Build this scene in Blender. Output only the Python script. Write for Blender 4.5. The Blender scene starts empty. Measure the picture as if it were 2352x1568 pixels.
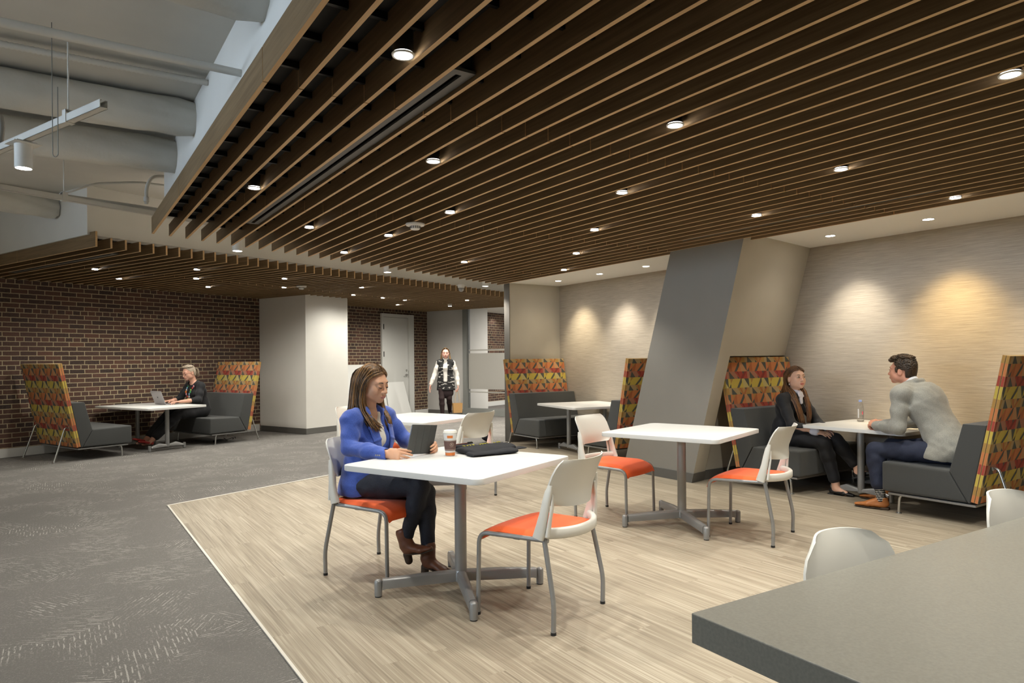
DAY = 65.0
import bpy, bmesh, math, random
import numpy as np
from mathutils import Vector, Matrix

sc = bpy.context.scene
C = sc.collection
PI = math.pi
random.seed(7)

# ------------------------------------------------------------------ camera
TH = math.atan2(1044, 1568)
cam_data = bpy.data.cameras.new('camera')
cam = bpy.data.objects.new('camera', cam_data)
C.objects.link(cam)
cam_data.sensor_width = 36.0
cam_data.lens = 24.0
cam_data.shift_y = 40.0 / 2352.0
cam_data.clip_start = 0.05
cam.matrix_world = (Matrix.Translation((0, 0, 1.315)) @ Matrix.Rotation(-TH, 4, 'Z')
                    @ Matrix.Rotation(PI / 2, 4, 'X') @ Matrix.Rotation(-0.0087, 4, 'Z'))
sc.camera = cam

# ------------------------------------------------------------------ world, exposure
w = bpy.data.worlds.new('world')
sc.world = w
w.use_nodes = True
w.node_tree.nodes['Background'].inputs[0].default_value = (0.75, 0.85, 1.0, 1)
w.node_tree.nodes['Background'].inputs[1].default_value = 0.02
sc.view_settings.view_transform = 'Standard'
sc.view_settings.look = 'None'
sc.view_settings.gamma = 1
sc.view_settings.use_curve_mapping = False
sc.view_settings.exposure = 0.0
try:
    sc.cycles.max_bounces = 8
    sc.cycles.diffuse_bounces = 4
    sc.cycles.caustics_reflective = False
    sc.cycles.caustics_refractive = False
    sc.cycles.sample_clamp_indirect = 4.0
    sc.cycles.use_denoising = True
    sc.cycles.use_light_tree = True
except Exception:
    pass

def area_light(name, loc, rot, size, energy, color, size_y=None):
    d = bpy.data.lights.new(name, 'AREA'); d.energy = energy; d.color = color
    d.shape = 'RECTANGLE'; d.size = size; d.size_y = size_y or size
    o = bpy.data.objects.new(name, d); o.location = loc; o.rotation_euler = rot
    C.objects.link(o); return o

# daylight entering through the windows of the outer wall on the left (out of frame)
area_light('window_daylight', (-6.85, 3.2, 2.66), (0, -PI / 2 - 0.05, 0), 0.5, DAY, (0.62, 0.79, 1.0), 7.0).data.spread = 1.1
# unseen area lights added left of the frame to brighten the exposed ceiling
for _y in (1.0, 6.0): area_light('added_uplight', (-4.3, _y, 2.35), (PI, 0, 0), 0.25, 120.0, (0.90, 0.96, 0.96), 4.0)

SPOT_LENS = 60.0      # emission strength of a downlight lens
def spot(name, loc, energy, color=(1.0, 0.965, 0.870), size=2.2, blend=0.5, rad=0.035, rot=(0, 0, 0), parent=None):
    d = bpy.data.lights.new(name, 'SPOT'); d.energy = energy; d.color = color
    d.spot_size = size; d.spot_blend = blend; d.shadow_soft_size = rad
    o = bpy.data.objects.new(name, d); o.location = loc; o.rotation_euler = rot
    C.objects.link(o)
    if parent: o.parent = parent
    return o

# ------------------------------------------------------------------ frames
WA = math.radians(22.5)
def W(s, t):
    "wing frame (brick wall wing, rotated 22.5 deg) to world xy"
    return (s * math.cos(WA) - t * math.sin(WA), s * math.sin(WA) + t * math.cos(WA))

# ------------------------------------------------------------------ materials
def mat(name, col, rough=0.6, metal=0.0, spec=0.5, emit=None, estr=0.0, noise=None, bump=None, alpha=None, trans=0.0, ior=1.45, coat=0.0, sheen=0.0, sss=0.0):
    m = bpy.data.materials.new(name); m.use_nodes = True
    nt = m.node_tree; b = nt.nodes['Principled BSDF']
    b.inputs['Base Color'].default_value = (*col, 1)
    b.inputs['Roughness'].default_value = rough
    b.inputs['Metallic'].default_value = metal
    b.inputs['Specular IOR Level'].default_value = spec
    b.inputs['IOR'].default_value = ior
    b.inputs['Transmission Weight'].default_value = trans
    b.inputs['Coat Weight'].default_value = coat
    b.inputs['Sheen Weight'].default_value = sheen
    if sss:
        b.inputs['Subsurface Weight'].default_value = sss
        b.inputs['Subsurface Radius'].default_value = (0.012, 0.005, 0.003)
        b.inputs['Subsurface Scale'].default_value = 1.0
    if emit:
        b.inputs['Emission Color'].default_value = (*emit, 1)
        b.inputs['Emission Strength'].default_value = estr
    if alpha is not None: b.inputs['Alpha'].default_value = alpha
    tc = nt.nodes.new('ShaderNodeTexCoord')
    if noise:  # (scale, amount[, stretch])
        n = nt.nodes.new('ShaderNodeTexNoise'); n.inputs['Scale'].default_value = noise[0]; n.inputs['Detail'].default_value = 4
        src = tc.outputs['Object']
        if len(noise) > 2:
            mp = nt.nodes.new('ShaderNodeMapping'); mp.inputs['Scale'].default_value = noise[2]
            nt.links.new(src, mp.inputs[0]); src = mp.outputs[0]
        nt.links.new(src, n.inputs['Vector'])
        mr = nt.nodes.new('ShaderNodeMapRange'); mr.inputs[3].default_value = 1 - noise[1]; mr.inputs[4].default_value = 1 + noise[1]
        mr.inputs[1].default_value = 0.3; mr.inputs[2].default_value = 0.7
        nt.links.new(n.outputs['Fac'], mr.inputs[0])
        mx = nt.nodes.new('ShaderNodeVectorMath'); mx.operation = 'SCALE'
        mx.inputs[0].default_value = col
        nt.links.new(mr.outputs[0], mx.inputs['Scale'])
        nt.links.new(mx.outputs[0], b.inputs['Base Color'])
    if bump:  # (scale, strength)
        n2 = nt.nodes.new('ShaderNodeTexNoise'); n2.inputs['Scale'].default_value = bump[0]; n2.inputs['Detail'].default_value = 3
        src = tc.outputs['Object']
        if len(bump) > 2:
            mp = nt.nodes.new('ShaderNodeMapping'); mp.inputs['Scale'].default_value = bump[2]
            nt.links.new(src, mp.inputs[0]); src = mp.outputs[0]
        nt.links.new(src, n2.inputs['Vector'])
        bp = nt.nodes.new('ShaderNodeBump'); bp.inputs['Strength'].default_value = bump[1]; bp.inputs['Distance'].default_value = 0.004
        nt.links.new(n2.outputs['Fac'], bp.inputs['Height']); nt.links.new(bp.outputs[0], b.inputs['Normal'])
    return m

class NB:
    "tiny node-graph helper"
    def __init__(s, m): s.nt = m.node_tree; s.b = s.nt.nodes['Principled BSDF']
    def n(s, t, **kw):
        x = s.nt.nodes.new(t)
        for k, v in kw.items(): setattr(x, k, v)
        return x
    def l(s, a, b): s.nt.links.new(a, b)
    def m(s, op, a, b=0.0, c=0.0):
        x = s.nt.nodes.new('ShaderNodeMath'); x.operation = op
        for i, v in enumerate((a, b, c)):
            if hasattr(v, 'node'): s.nt.links.new(v, x.inputs[i])
            else: x.inputs[i].default_value = v
        return x.outputs[0]
    def mix(s, f, a, b, blend='MIX'):
        x = s.nt.nodes.new('ShaderNodeMix'); x.data_type = 'RGBA'; x.blend_type = blend
        for i, v in ((0, f), (6, a), (7, b)):
            if hasattr(v, 'node'): s.nt.links.new(v, x.inputs[i])
            else: x.inputs[i].default_value = v if i == 0 else (*v, 1)
        return x.outputs[2]
    def sep(s, v):
        x = s.nt.nodes.new('ShaderNodeSeparateXYZ'); s.nt.links.new(v, x.inputs[0]); return x.outputs
    def comb(s, x_, y_, z_=0.0):
        x = s.nt.nodes.new('ShaderNodeCombineXYZ')
        for i, v in enumerate((x_, y_, z_)):
            if hasattr(v, 'node'): s.nt.links.new(v, x.inputs[i])
            else: x.inputs[i].default_value = v
        return x.outputs[0]
    def noise(s, vec, scale, detail=3, dim='3D', rough=0.5):
        x = s.nt.nodes.new('ShaderNodeTexNoise'); x.noise_dimensions = dim
        x.inputs['Scale'].default_value = scale; x.inputs['Detail'].default_value = detail; x.inputs['Roughness'].default_value = rough
        s.nt.links.new(vec, x.inputs['Vector']); return x.outputs['Fac']
    def rng(s, v, a, b, c, d):
        x = s.nt.nodes.new('ShaderNodeMapRange')
        s.nt.links.new(v, x.inputs[0])
        for i, q in enumerate((a, b, c, d)): x.inputs[i + 1].default_value = q
        return x.outputs[0]
    def bump(s, h, st, dist=0.005):
        x = s.nt.nodes.new('ShaderNodeBump'); x.inputs['Strength'].default_value = st; x.inputs['Distance'].default_value = dist
        s.nt.links.new(h, x.inputs['Height']); s.nt.links.new(x.outputs[0], s.b.inputs['Normal'])

def mat_brick(name, tint=1.0):
    m = mat(name, (0.1, 0.05, 0.04), 0.85); g = NB(m)
    tc = g.n('ShaderNodeTexCoord'); x, y, z = g.sep(tc.outputs['Object'])[:3]
    v = g.comb(g.m('ADD', x, g.m('MULTIPLY', y, 1.0)), z)
    wob = g.n('ShaderNodeTexNoise'); wob.inputs['Scale'].default_value = 22; g.l(tc.outputs['Object'], wob.inputs['Vector'])
    vm = g.n('ShaderNodeVectorMath', operation='MULTIPLY_ADD'); g.l(wob.outputs['Color'], vm.inputs[0])
    vm.inputs[1].default_value = (0.008, 0.006, 0); g.l(v, vm.inputs[2])
    br = g.n('ShaderNodeTexBrick'); br.offset = 0.5; br.squash = 0.5; br.squash_frequency = 6
    g.l(vm.outputs[0], br.inputs['Vector'])
    br.inputs['Color1'].default_value = (0.24, 0.24, 0.24, 1); br.inputs['Color2'].default_value = (1, 1, 1, 1)
    br.inputs['Mortar'].default_value = (0, 0, 0, 1); br.inputs['Scale'].default_value = 1.0
    br.inputs['Mortar Size'].default_value = 0.0066; br.inputs['Mortar Smooth'].default_value = 0.25
    br.inputs['Bias'].default_value = 0.0; br.inputs['Brick Width'].default_value = 0.213; br.inputs['Row Height'].default_value = 0.0677
    rgb = g.n('ShaderNodeSeparateColor'); g.l(br.outputs['Color'], rgb.inputs[0])
    rr = g.n('ShaderNodeValToRGB'); g.l(rgb.outputs[0], rr.inputs[0]); cr = rr.color_ramp
    cr.elements[0].position = 0.22; cr.elements[0].color = (0.040 * tint, 0.027 * tint, 0.022 * tint, 1)
    cr.elements[1].position = 1.0; cr.elements[1].color = (0.140 * tint, 0.062 * tint, 0.038 * tint, 1)
    e = cr.elements.new(0.5); e.color = (0.075 * tint, 0.042 * tint, 0.031 * tint, 1)
    e = cr.elements.new(0.75); e.color = (0.100 * tint, 0.050 * tint, 0.034 * tint, 1)
    n1 = g.noise(tc.outputs['Object'], 45, 5)
    base = g.mix(g.rng(n1, 0.35, 0.75, 0.0, 0.45), rr.outputs[0], (0.15 * tint, 0.095 * tint, 0.075 * tint))
    mortc = g.mix(n1, (0.32, 0.26, 0.16), (0.48, 0.39, 0.25))
    col = g.mix(br.outputs['Fac'], base, mortc)
    blot = g.noise(tc.outputs['Object'], 1.3, 3)
    col = g.mix(g.rng(blot, 0.45, 0.75, 0.0, 0.35), col, (0.09, 0.05, 0.045))
    g.l(col, g.b.inputs['Base Color'])
    h = g.m('ADD', g.m('MULTIPLY', g.m('SUBTRACT', 1.0, br.outputs['Fac']), 1.0), g.m('MULTIPLY', n1, 0.5))
    g.bump(h, 0.7, 0.008)
    return m

def mat_carpet():
    m = mat('carpet', (0.3, 0.29, 0.27), 0.95, spec=0.15); g = NB(m)
    tc = g.n('ShaderNodeTexCoord'); ob = tc.outputs['Object']
    vo = g.n('ShaderNodeTexVoronoi'); vo.inputs['Scale'].default_value = 2.6; vo.voronoi_dimensions = '2D'
    nz = g.n('ShaderNodeTexNoise'); nz.inputs['Scale'].default_value = 1.7; g.l(ob, nz.inputs['Vector'])
    vm = g.n('ShaderNodeVectorMath', operation='MULTIPLY_ADD'); g.l(nz.outputs['Color'], vm.inputs[0]); vm.inputs[1].default_value = (0.35, 0.35, 0)
    g.l(ob, vm.inputs[2]); g.l(vm.outputs[0], vo.inputs['Vector'])
    sc_ = g.n('ShaderNodeSeparateColor'); g.l(vo.outputs['Color'], sc_.inputs[0])
    ang = g.m('MULTIPLY', g.m('ROUND', g.m('MULTIPLY', sc_.outputs[0], 6.0)), 0.5236 * 1.0)
    x, y, z = g.sep(ob)[:3]
    ca = g.m('COSINE', ang); sa = g.m('SINE', ang)
    p = g.m('ADD', g.m('MULTIPLY', x, ca), g.m('MULTIPLY', y, sa))
    q = g.m('SUBTRACT', g.m('MULTIPLY', y, ca), g.m('MULTIPLY', x, sa))
    st = g.m('SINE', g.m('MULTIPLY', p, 2 * PI / 0.021))
    dash = g.noise(g.comb(g.m('MULTIPLY', p, 70.0), g.m('MULTIPLY', q, 13.0)), 1.0, 2, '2D')
    patch = g.noise(ob, 2.4, 4)
    fine = g.noise(ob, 300, 2)
    speck = g.noise(ob, 130, 1)
    fac = g.m('MULTIPLY', g.rng(st, 0.35, 0.75, 0.0, 1.0), g.m('MULTIPLY', g.rng(dash, 0.50, 0.56, 0.0, 1.0), g.rng(patch, 0.44, 0.56, 0.05, 1.0)))
    fac = g.m('MAXIMUM', fac, g.m('MULTIPLY', g.rng(speck, 0.60, 0.68, 0.0, 0.65), g.rng(patch, 0.35, 0.6, 0.3, 0.8)))
    fac = g.m('MULTIPLY', fac, g.rng(fine, 0.35, 0.6, 0.45, 1.0))
    n2 = g.noise(ob, 0.8, 3)
    basec = g.mix(n2, (0.165, 0.158, 0.145), (0.215, 0.198, 0.186))
    basec = g.mix(g.rng(fine, 0.3, 0.7, 0.0, 0.55), basec, (0.09, 0.086, 0.078))
    col = g.mix(g.m('MULTIPLY', fac, 0.95), basec, (0.43, 0.41, 0.37))
    g.l(col, g.b.inputs['Base Color']); g.bump(fine, 0.5, 0.004)
    return m

def mat_plank():
    m = mat('vinyl_plank', (0.5, 0.42, 0.32), 0.42, spec=0.35); g = NB(m)
    tc = g.n('ShaderNodeTexCoord'); x, y, z = g.sep(tc.outputs['Object'])[:3]
    br = g.n('ShaderNodeTexBrick'); br.offset = 0.37; br.offset_frequency = 2; br.squash = 1
    g.l(g.comb(y, x), br.inputs['Vector'])
    br.inputs['Color1'].default_value = (0, 0, 0, 1); br.inputs['Color2'].default_value = (1, 1, 1, 1); br.inputs['Mortar'].default_value = (0.5, 0.5, 0.5, 1)
    br.inputs['Scale'].default_value = 1; br.inputs['Mortar Size'].default_value = 0.0006; br.inputs['Brick Width'].default_value = 0.92; br.inputs['Row Height'].default_value = 0.105
    s = g.n('ShaderNodeSeparateColor'); g.l(br.outputs['Color'], s.inputs[0]); pid = s.outputs[0]
    v1 = g.comb(g.m('MULTIPLY', x, 150.0), g.m('MULTIPLY', y, 2.2), g.m('MULTIPLY', pid, 40.0))
    v2 = g.comb(g.m('MULTIPLY', x, 48.0), g.m('MULTIPLY', y, 0.9), g.m('MULTIPLY', pid, 40.0))
    v3 = g.comb(g.m('MULTIPLY', x, 12.0), g.m('MULTIPLY', y, 1.2), g.m('MULTIPLY', pid, 40.0))
    f = g.m('ADD', g.m('MULTIPLY', g.noise(v1, 1.0, 2), 0.45), g.m('ADD', g.m('MULTIPLY', g.noise(v2, 1.0, 3), 0.40), g.m('MULTIPLY', g.noise(v3, 1.0, 2), 0.2)))
    f = g.m('ADD', f, g.m('MULTIPLY', g.m('SUBTRACT', pid, 0.5), 0.05))
    rr = g.n('ShaderNodeValToRGB'); g.l(f, rr.inputs[0]); cr = rr.color_ramp
    cr.elements[0].position = 0.36; cr.elements[0].color = (0.225, 0.187, 0.138, 1)
    cr.elements[1].position = 0.66; cr.elements[1].color = (0.475, 0.418, 0.325, 1)
    e = cr.elements.new(0.51); e.color = (0.345, 0.290, 0.215, 1)
    g.l(g.mix(g.m('MULTIPLY', br.outputs['Fac'], 0.35), rr.outputs[0], (0.2, 0.16, 0.12)), g.b.inputs['Base Color'])
    g.bump(f, 0.12, 0.002)
    return m

def mat_wood(name, dark, light, axis=1):
    m = mat(name, dark, 0.5, spec=0.3); g = NB(m)
    tc = g.n('ShaderNodeTexCoord')
    mp = g.n('ShaderNodeMapping'); s = [60.0, 60.0, 60.0]; s[axis] = 2.2; mp.inputs['Scale'].default_value = s
    g.l(tc.outputs['Object'], mp.inputs[0])
    f = g.noise(mp.outputs[0], 1.0, 5, rough=0.6)
    g.l(g.mix(g.rng(f, 0.32, 0.68, 0, 1), dark, light), g.b.inputs['Base Color'])
    return m

def mat_wallpaper():
    m = mat('grasscloth', (0.4, 0.35, 0.28), 0.45, spec=0.5); g = NB(m)
    tc = g.n('ShaderNodeTexCoord'); x, y, z = g.sep(tc.outputs['Object'])[:3]
    a = g.noise(g.comb(g.m('MULTIPLY', x, 5.0), g.m('MULTIPLY', y, 5.0), g.m('MULTIPLY', z, 190.0)), 1.0, 4, rough=0.65)
    b = g.noise(g.comb(g.m('MULTIPLY', x, 300.0), g.m('MULTIPLY', y, 300.0), g.m('MULTIPLY', z, 400.0)), 1.0, 1)
    f = g.m('ADD', g.m('MULTIPLY', a, 0.75), g.m('MULTIPLY', b, 0.25))
    g.l(g.mix(g.rng(f, 0.35, 0.66, 0, 1), (0.32, 0.28, 0.225), (0.50, 0.44, 0.36)), g.b.inputs['Base Color'])
    g.l(g.rng(b, 0.3, 0.7, 0.30, 0.6), g.b.inputs['Roughness'])
    g.bump(f, 0.35, 0.002)
    return m

M = {}
M['white_wall'] = mat('white_wall', (0.74, 0.72, 0.67), 0.85, noise=(3, 0.02))
M['white_ceiling'] = mat('white_ceiling', (0.93, 0.92, 0.88), 0.9)
M['exposed'] = mat('exposed_white', (0.60, 0.575, 0.52), 0.9, noise=(2.0, 0.05), bump=(9, 0.35))
M['duct'] = mat('duct_wrap', (0.64, 0.625, 0.57), 0.8, noise=(5, 0.05), bump=(14, 0.9, (1, 1, 1)))
M['conduit'] = mat('painted_conduit', (0.66, 0.645, 0.60), 0.6, noise=(6, 0.03))
M['light_fixture'] = mat('white_enamel', (0.75, 0.74, 0.70), 0.5)
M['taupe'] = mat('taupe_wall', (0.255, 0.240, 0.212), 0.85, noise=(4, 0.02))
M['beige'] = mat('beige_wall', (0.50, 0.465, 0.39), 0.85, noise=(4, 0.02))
M['dark_edge'] = mat('dark_grey_paint', (0.13, 0.12, 0.105), 0.8)
M['greywall'] = mat('pale_grey_wall', (0.50, 0.485, 0.46), 0.85, noise=(4, 0.02))
M['base_dark'] = mat('grey_vinyl_base', (0.115, 0.11, 0.10), 0.6)
M['base_white'] = mat('white_base', (0.62, 0.61, 0.58), 0.6)
M['frame_grey'] = mat('grey_frame', (0.21, 0.215, 0.20), 0.6)
M['brick'] = mat_brick('brick', 0.80)
M['carpet'] = mat_carpet()
M['plank'] = mat_plank()
M['slat'] = mat_wood('walnut_slat', (0.165, 0.108, 0.055), (0.255, 0.172, 0.092), 1)
M['slat_lit'] = mat_wood('slat_lit_faces', (0.52, 0.335, 0.165), (0.64, 0.435, 0.235), 1)  # slat bottoms and ends coloured lighter, as if lit by floor bounce
M['black'] = mat('black_backing', (0.012, 0.011, 0.010), 0.7)
M['blackmetal'] = mat('black_metal', (0.02, 0.02, 0.02), 0.35, 0.6)
M['diff_grey'] = mat('diffuser_metal', (0.095, 0.092, 0.085), 0.5, 0.2)
M['wallpaper'] = mat_wallpaper()
M['trimstrip'] = mat('metal_trim', (0.80, 0.76, 0.68), 0.35, 0.3)
M['lens'] = mat('lamp_lens', (1, 1, 1), 0.5, emit=(1.0, 0.97, 0.92), estr=SPOT_LENS)
M['door'] = mat('door_paint', (0.60, 0.60, 0.57), 0.6)
M['plastic'] = mat('white_plastic', (0.69, 0.67, 0.61), 0.38, spec=0.45, noise=(3, 0.01))
M['laminate'] = mat('white_laminate', (0.74, 0.735, 0.71), 0.32, noise=(2, 0.01))
M['silver'] = mat('silver_paint', (0.30, 0.30, 0.295), 0.36, 0.35, noise=(5, 0.04))
M['rubber'] = mat('rubber', (0.02, 0.02, 0.02), 0.7)
M['grey_fabric'] = mat('charcoal_fabric', (0.052, 0.054, 0.052), 0.85, sheen=0.2, noise=(400, 0.25), bump=(500, 0.3))
M['chrome'] = mat('satin_chrome', (0.55, 0.55, 0.53), 0.25, 0.9)
M['whiteboard'] = mat('white_board', (0.78, 0.78, 0.75), 0.4)
M['glass'] = mat('clear_glass', (1, 1, 1), 0.02, trans=1.0, ior=1.02, spec=0.3)
M['frost'] = mat('frosted_film', (0.62, 0.60, 0.56), 0.9); _g = NB(M['frost'])
_t = _g.n('ShaderNodeBsdfTranslucent'); _t.inputs[0].default_value = (0.85, 0.83, 0.78, 1); _m = _g.n('ShaderNodeMixShader'); _m.inputs[0].default_value = 0.65
_g.l(_g.b.outputs[0], _m.inputs[1]); _g.l(_t.outputs[0], _m.inputs[2]); _g.l(_m.outputs[0], _g.nt.nodes['Material Output'].inputs[0])

# ------------------------------------------------------------------ mesh helpers
def new_obj(name, me, material=None, parent=None):
    o = bpy.data.objects.new(name, me); C.objects.link(o)
    if material is not None:
        for mm in (material if isinstance(material, (list, tuple)) else [material]): me.materials.append(mm)
    if parent is not None: o.parent = parent
    return o

def finish(name, bm, material, parent=None, smooth=None):
    me = bpy.data.meshes.new(name); bm.normal_update(); bm.to_mesh(me); bm.free()
    o = new_obj(name, me, material, parent)
    if smooth is not None:
        for p in me.polygons: p.use_smooth = True
        if smooth < 180: 
            try: me.set_sharp_from_angle(angle=math.radians(smooth))
            except Exception: pass
    return o

def box(bm, x0, x1, y0, y1, z0, z1, mi=0, bev=0.0, mt=None):
    vs = [bm.verts.new(v) for v in ((x0, y0, z0), (x1, y0, z0), (x1, y1, z0), (x0, y1, z0), (x0, y0, z1), (x1, y0, z1), (x1, y1, z1), (x0, y1, z1))]
    fs = [bm.faces.new([vs[i] for i in q]) for q in ((0, 3, 2, 1), (4, 5, 6, 7), (0, 1, 5, 4), (1, 2, 6, 5), (2, 3, 7, 6), (3, 0, 4, 7))]
    for f in fs: f.material_index = mi
    if bev:
        es = list({e for f in fs for e in f.edges})
        r = bmesh.ops.bevel(bm, geom=es, offset=bev, segments=2, affect='EDGES', profile=0.5)
        vs = list({v for f in r['faces'] for v in f.verts} | {v for v in vs if v.is_valid})
    if mt is not None: bmesh.ops.transform(bm, matrix=mt, verts=[v for v in vs if v.is_valid])
    return fs

def prism(bm, pts, z0, z1, mi=0, mis=None):
    "extrude plan polygon"
    n = len(pts)
    a = [bm.verts.new((p[0], p[1], z0)) for p in pts]; b = [bm.verts.new((p[0], p[1], z1)) for p in pts]
    f = bm.faces.new(a[::-1]); f.material_index = mi
    f = bm.faces.new(b); f.material_index = mi if mis is None else mis
    for i in range(n):
        f = bm.faces.new((a[i], a[(i + 1) % n], b[(i + 1) % n], b[i])); f.material_index = mi

def side_prism(bm, prof, x0, x1, mi=0):
    "extrude (y,z) profile along x"
    n = len(prof)
    a = [bm.verts.new((x0, p[0], p[1])) for p in prof]; b = [bm.verts.new((x1, p[0], p[1])) for p in prof]
    fs = [bm.faces.new(a), bm.faces.new(b[::-1])]
    for i in range(n): fs.append(bm.faces.new((a[(i + 1) % n], a[i], b[i], b[(i + 1) % n])))
    for f in fs: f.material_index = mi
    bmesh.ops.recalc_face_normals(bm, faces=fs)
    return fs

def cyl(bm, p0, p1, r0, r1=None, n=16, caps=True, mi=0):
    r1 = r0 if r1 is None else r1
    p0 = Vector(p0); p1 = Vector(p1); d = (p1 - p0).normalized()
    u = d.orthogonal().normalized(); v = d.cross(u)
    A = []; B = []
    for i in range(n):
        t = 2 * PI * i / n; o = u * math.cos(t) + v * math.sin(t)
        A.append(bm.verts.new(p0 + o * r0)); B.append(bm.verts.new(p1 + o * r1))
    for i in range(n):
        f = bm.faces.new((A[i], A[(i + 1) % n], B[(i + 1) % n], B[i])); f.material_index = mi
    if caps:
        f = bm.faces.new(A[::-1]); f.material_index = mi
        f = bm.faces.new(B); f.material_index = mi

def tube(bm, pts, r, n=12, mi=0, closed=False, rr=None):
    pts = [Vector(p) for p in pts]; m_ = len(pts); rings = []
    prev = None
    for i, p in enumerate(pts):
        if closed: t = (pts[(i + 1) % m_] - pts[i - 1]).normalized()
        else: t = (pts[min(i + 1, m_ - 1)] - pts[max(i - 1, 0)]).normalized()
        u = t.orthogonal().normalized() if prev is None else (prev - t * prev.dot(t)).normalized()
        prev = u; v = t.cross(u); rad = (rr[i] if rr else r)
        rings.append([bm.verts.new(p + (u * math.cos(2 * PI * k / n) + v * math.sin(2 * PI * k / n)) * rad) for k in range(n)])
    for i in range(m_ if closed else m_ - 1):
        a = rings[i]; b = rings[(i + 1) % m_]
        for k in range(n):
            f = bm.faces.new((a[k], a[(k + 1) % n], b[(k + 1) % n], b[k])); f.material_index = mi
    if not closed:
        f = bm.faces.new(rings[0][::-1]); f.material_index = mi
        f = bm.faces.new(rings[-1]); f.material_index = mi

def arc_path(pts, r=0.04, seg=6):
    "round the corners of a polyline"
    pts = [Vector(p) for p in pts]; out = [pts[0]]
    for i in range(1, len(pts) - 1):
        a, b, c = pts[i - 1], pts[i], pts[i + 1]
        d0 = (a - b); d1 = (c - b); q = min(r, d0.length * .49, d1.length * .49)
        s = b + d0.normalized() * q; e = b + d1.normalized() * q
        for k in range(seg + 1):
            t = k / seg; out.append(s * (1 - t) ** 2 + b * 2 * t * (1 - t) + e * t ** 2)
    out.append(pts[-1]); return out

def lathe(bm, prof, n=24, mi=0, mt=None, closed=None):
    rings = []; vs = []
    for r, z in prof:
        ring = [bm.verts.new((r * math.cos(2 * PI * k / n), r * math.sin(2 * PI * k / n), z)) for k in range(n)]
        rings.append(ring); vs += ring
    if closed is None: closed = prof[0][0] > 0.005 and abs(prof[0][0] - prof[-1][0]) < 1e-6 and len(prof) > 2
    for a, b in zip(rings, rings[1:] + ([rings[0]] if closed else [])):
        for k in range(n):
            f = bm.faces.new((a[k], a[(k + 1) % n], b[(k + 1) % n], b[k])); f.material_index = mi
    if not closed:
        f = bm.faces.new(rings[0][::-1]); f.material_index = mi
        f = bm.faces.new(rings[-1]); f.material_index = mi
    bmesh.ops.recalc_face_normals(bm, faces=list({f for v in vs for f in v.link_faces}))
    if mt is not None: bmesh.ops.transform(bm, matrix=mt, verts=vs)

def tag(o, label=None, cat=None, group=None, kind=None):
    if label: o['label'] = label
    if cat: o['category'] = cat
    if group: o['group'] = group
    if kind: o['kind'] = kind
    return o

def thing(name, label, cat, loc=(0, 0, 0), rz=0.0, group=None):
    o = bpy.data.objects.new(name, None); C.objects.link(o); o.location = loc; o.rotation_euler = (0, 0, rz)
    o.empty_display_size = 0.1
    return tag(o, label, cat, group)

def dup(o, loc=None, rz=None, label=None, group=None, parent=None):
    c = o.copy(); C.objects.link(c)
    if parent is not None: c.parent = parent
    if loc is not None: c.location = loc
    if rz is not None: c.rotation_euler = (0, 0, rz)
    if label: c['label'] = label
    if group: c['group'] = group
    for ch in [x for x in o.children if x.type in ('MESH', 'LIGHT', 'EMPTY')]: dup(ch, parent=c)
    return c

def struct(name, bm, m, rz=0.0):
    o = finish(name, bm, m); o.rotation_euler = (0, 0, rz); o['kind'] = 'structure'; return o

def sbox(name, m, *b, rz=0.0):
    bm = bmesh.new(); box(bm, *b); return struct(name, bm, m, rz)
# ================================================================== the room
sbox('floor', M['carpet'], -7.2, 16, -5.2, 22, -0.06, -0.004)
bm = bmesh.new()
prism(bm, [(0.84, -5.0), (6.95, -5.0), (6.95, 9.0), (5.92, 9.0), (0.84, 6.94)], -0.004, 0.001)
struct('trim_1', bm, M['plank'])
bm = bmesh.new()
box(bm, 0.826, 0.84, -5.0, 6.935, -0.003, 0.004)
struct('trim_2', bm, M['trimstrip'])
bm = bmesh.new()
box(bm, 3.42, 8.95, 6.085, 6.115, -0.003, 0.006)
struct('trim_3', bm, M['trimstrip'], WA)

sbox('ceiling', M['exposed'], -7.2, 16, -5.2, 22, 3.12, 3.3)
sbox('wall_left', M['white_wall'], -7.2, -7.0, -5.2, 22, 0, 3.12)
sbox('wall_rear', M['white_wall'], -7.2, 7.1, -5.4, -5.2, 0, 3.12)
# bulkhead above the near slat ceiling and bulkhead above the far one
bm = bmesh.new()
prism(bm, [(0.80, -5.2), (7.1, -5.2), (7.1, 9.35), (0.80, 6.75)], 2.62, 3.12)
struct('wall_upper_right', bm, M['white_wall'])
bm = bmesh.new()
box(bm, 3.37, 16.5, 7.45, 11.18, 2.62, 3.12)
struct('wall_upper_back', bm, M['white_wall'], WA)

# brick wall of the wing, with its white base
sbox('wall_back', M['brick'], -6.0, 18.0, 11.18, 11.4, 0, 3.12, rz=WA)
bm = bmesh.new(); box(bm, -5.0, 8.06, 11.16, 11.185, 0, 0.125, bev=0.003); box(bm, 12.42, 12.9, 11.155, 11.185, 0, 0.10)
struct('baseboard_back', bm, M['base_white'], WA)
# white boxed column in front of the brick
sbox('wall_column', M['white_wall'], 8.085, 9.08, 9.86, 11.19, 0, 2.60, rz=WA)
bm = bmesh.new(); box(bm, 8.075, 9.09, 9.85, 11.15, 0, 0.10)
struct('baseboard_column', bm, M['base_dark'], WA)
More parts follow.
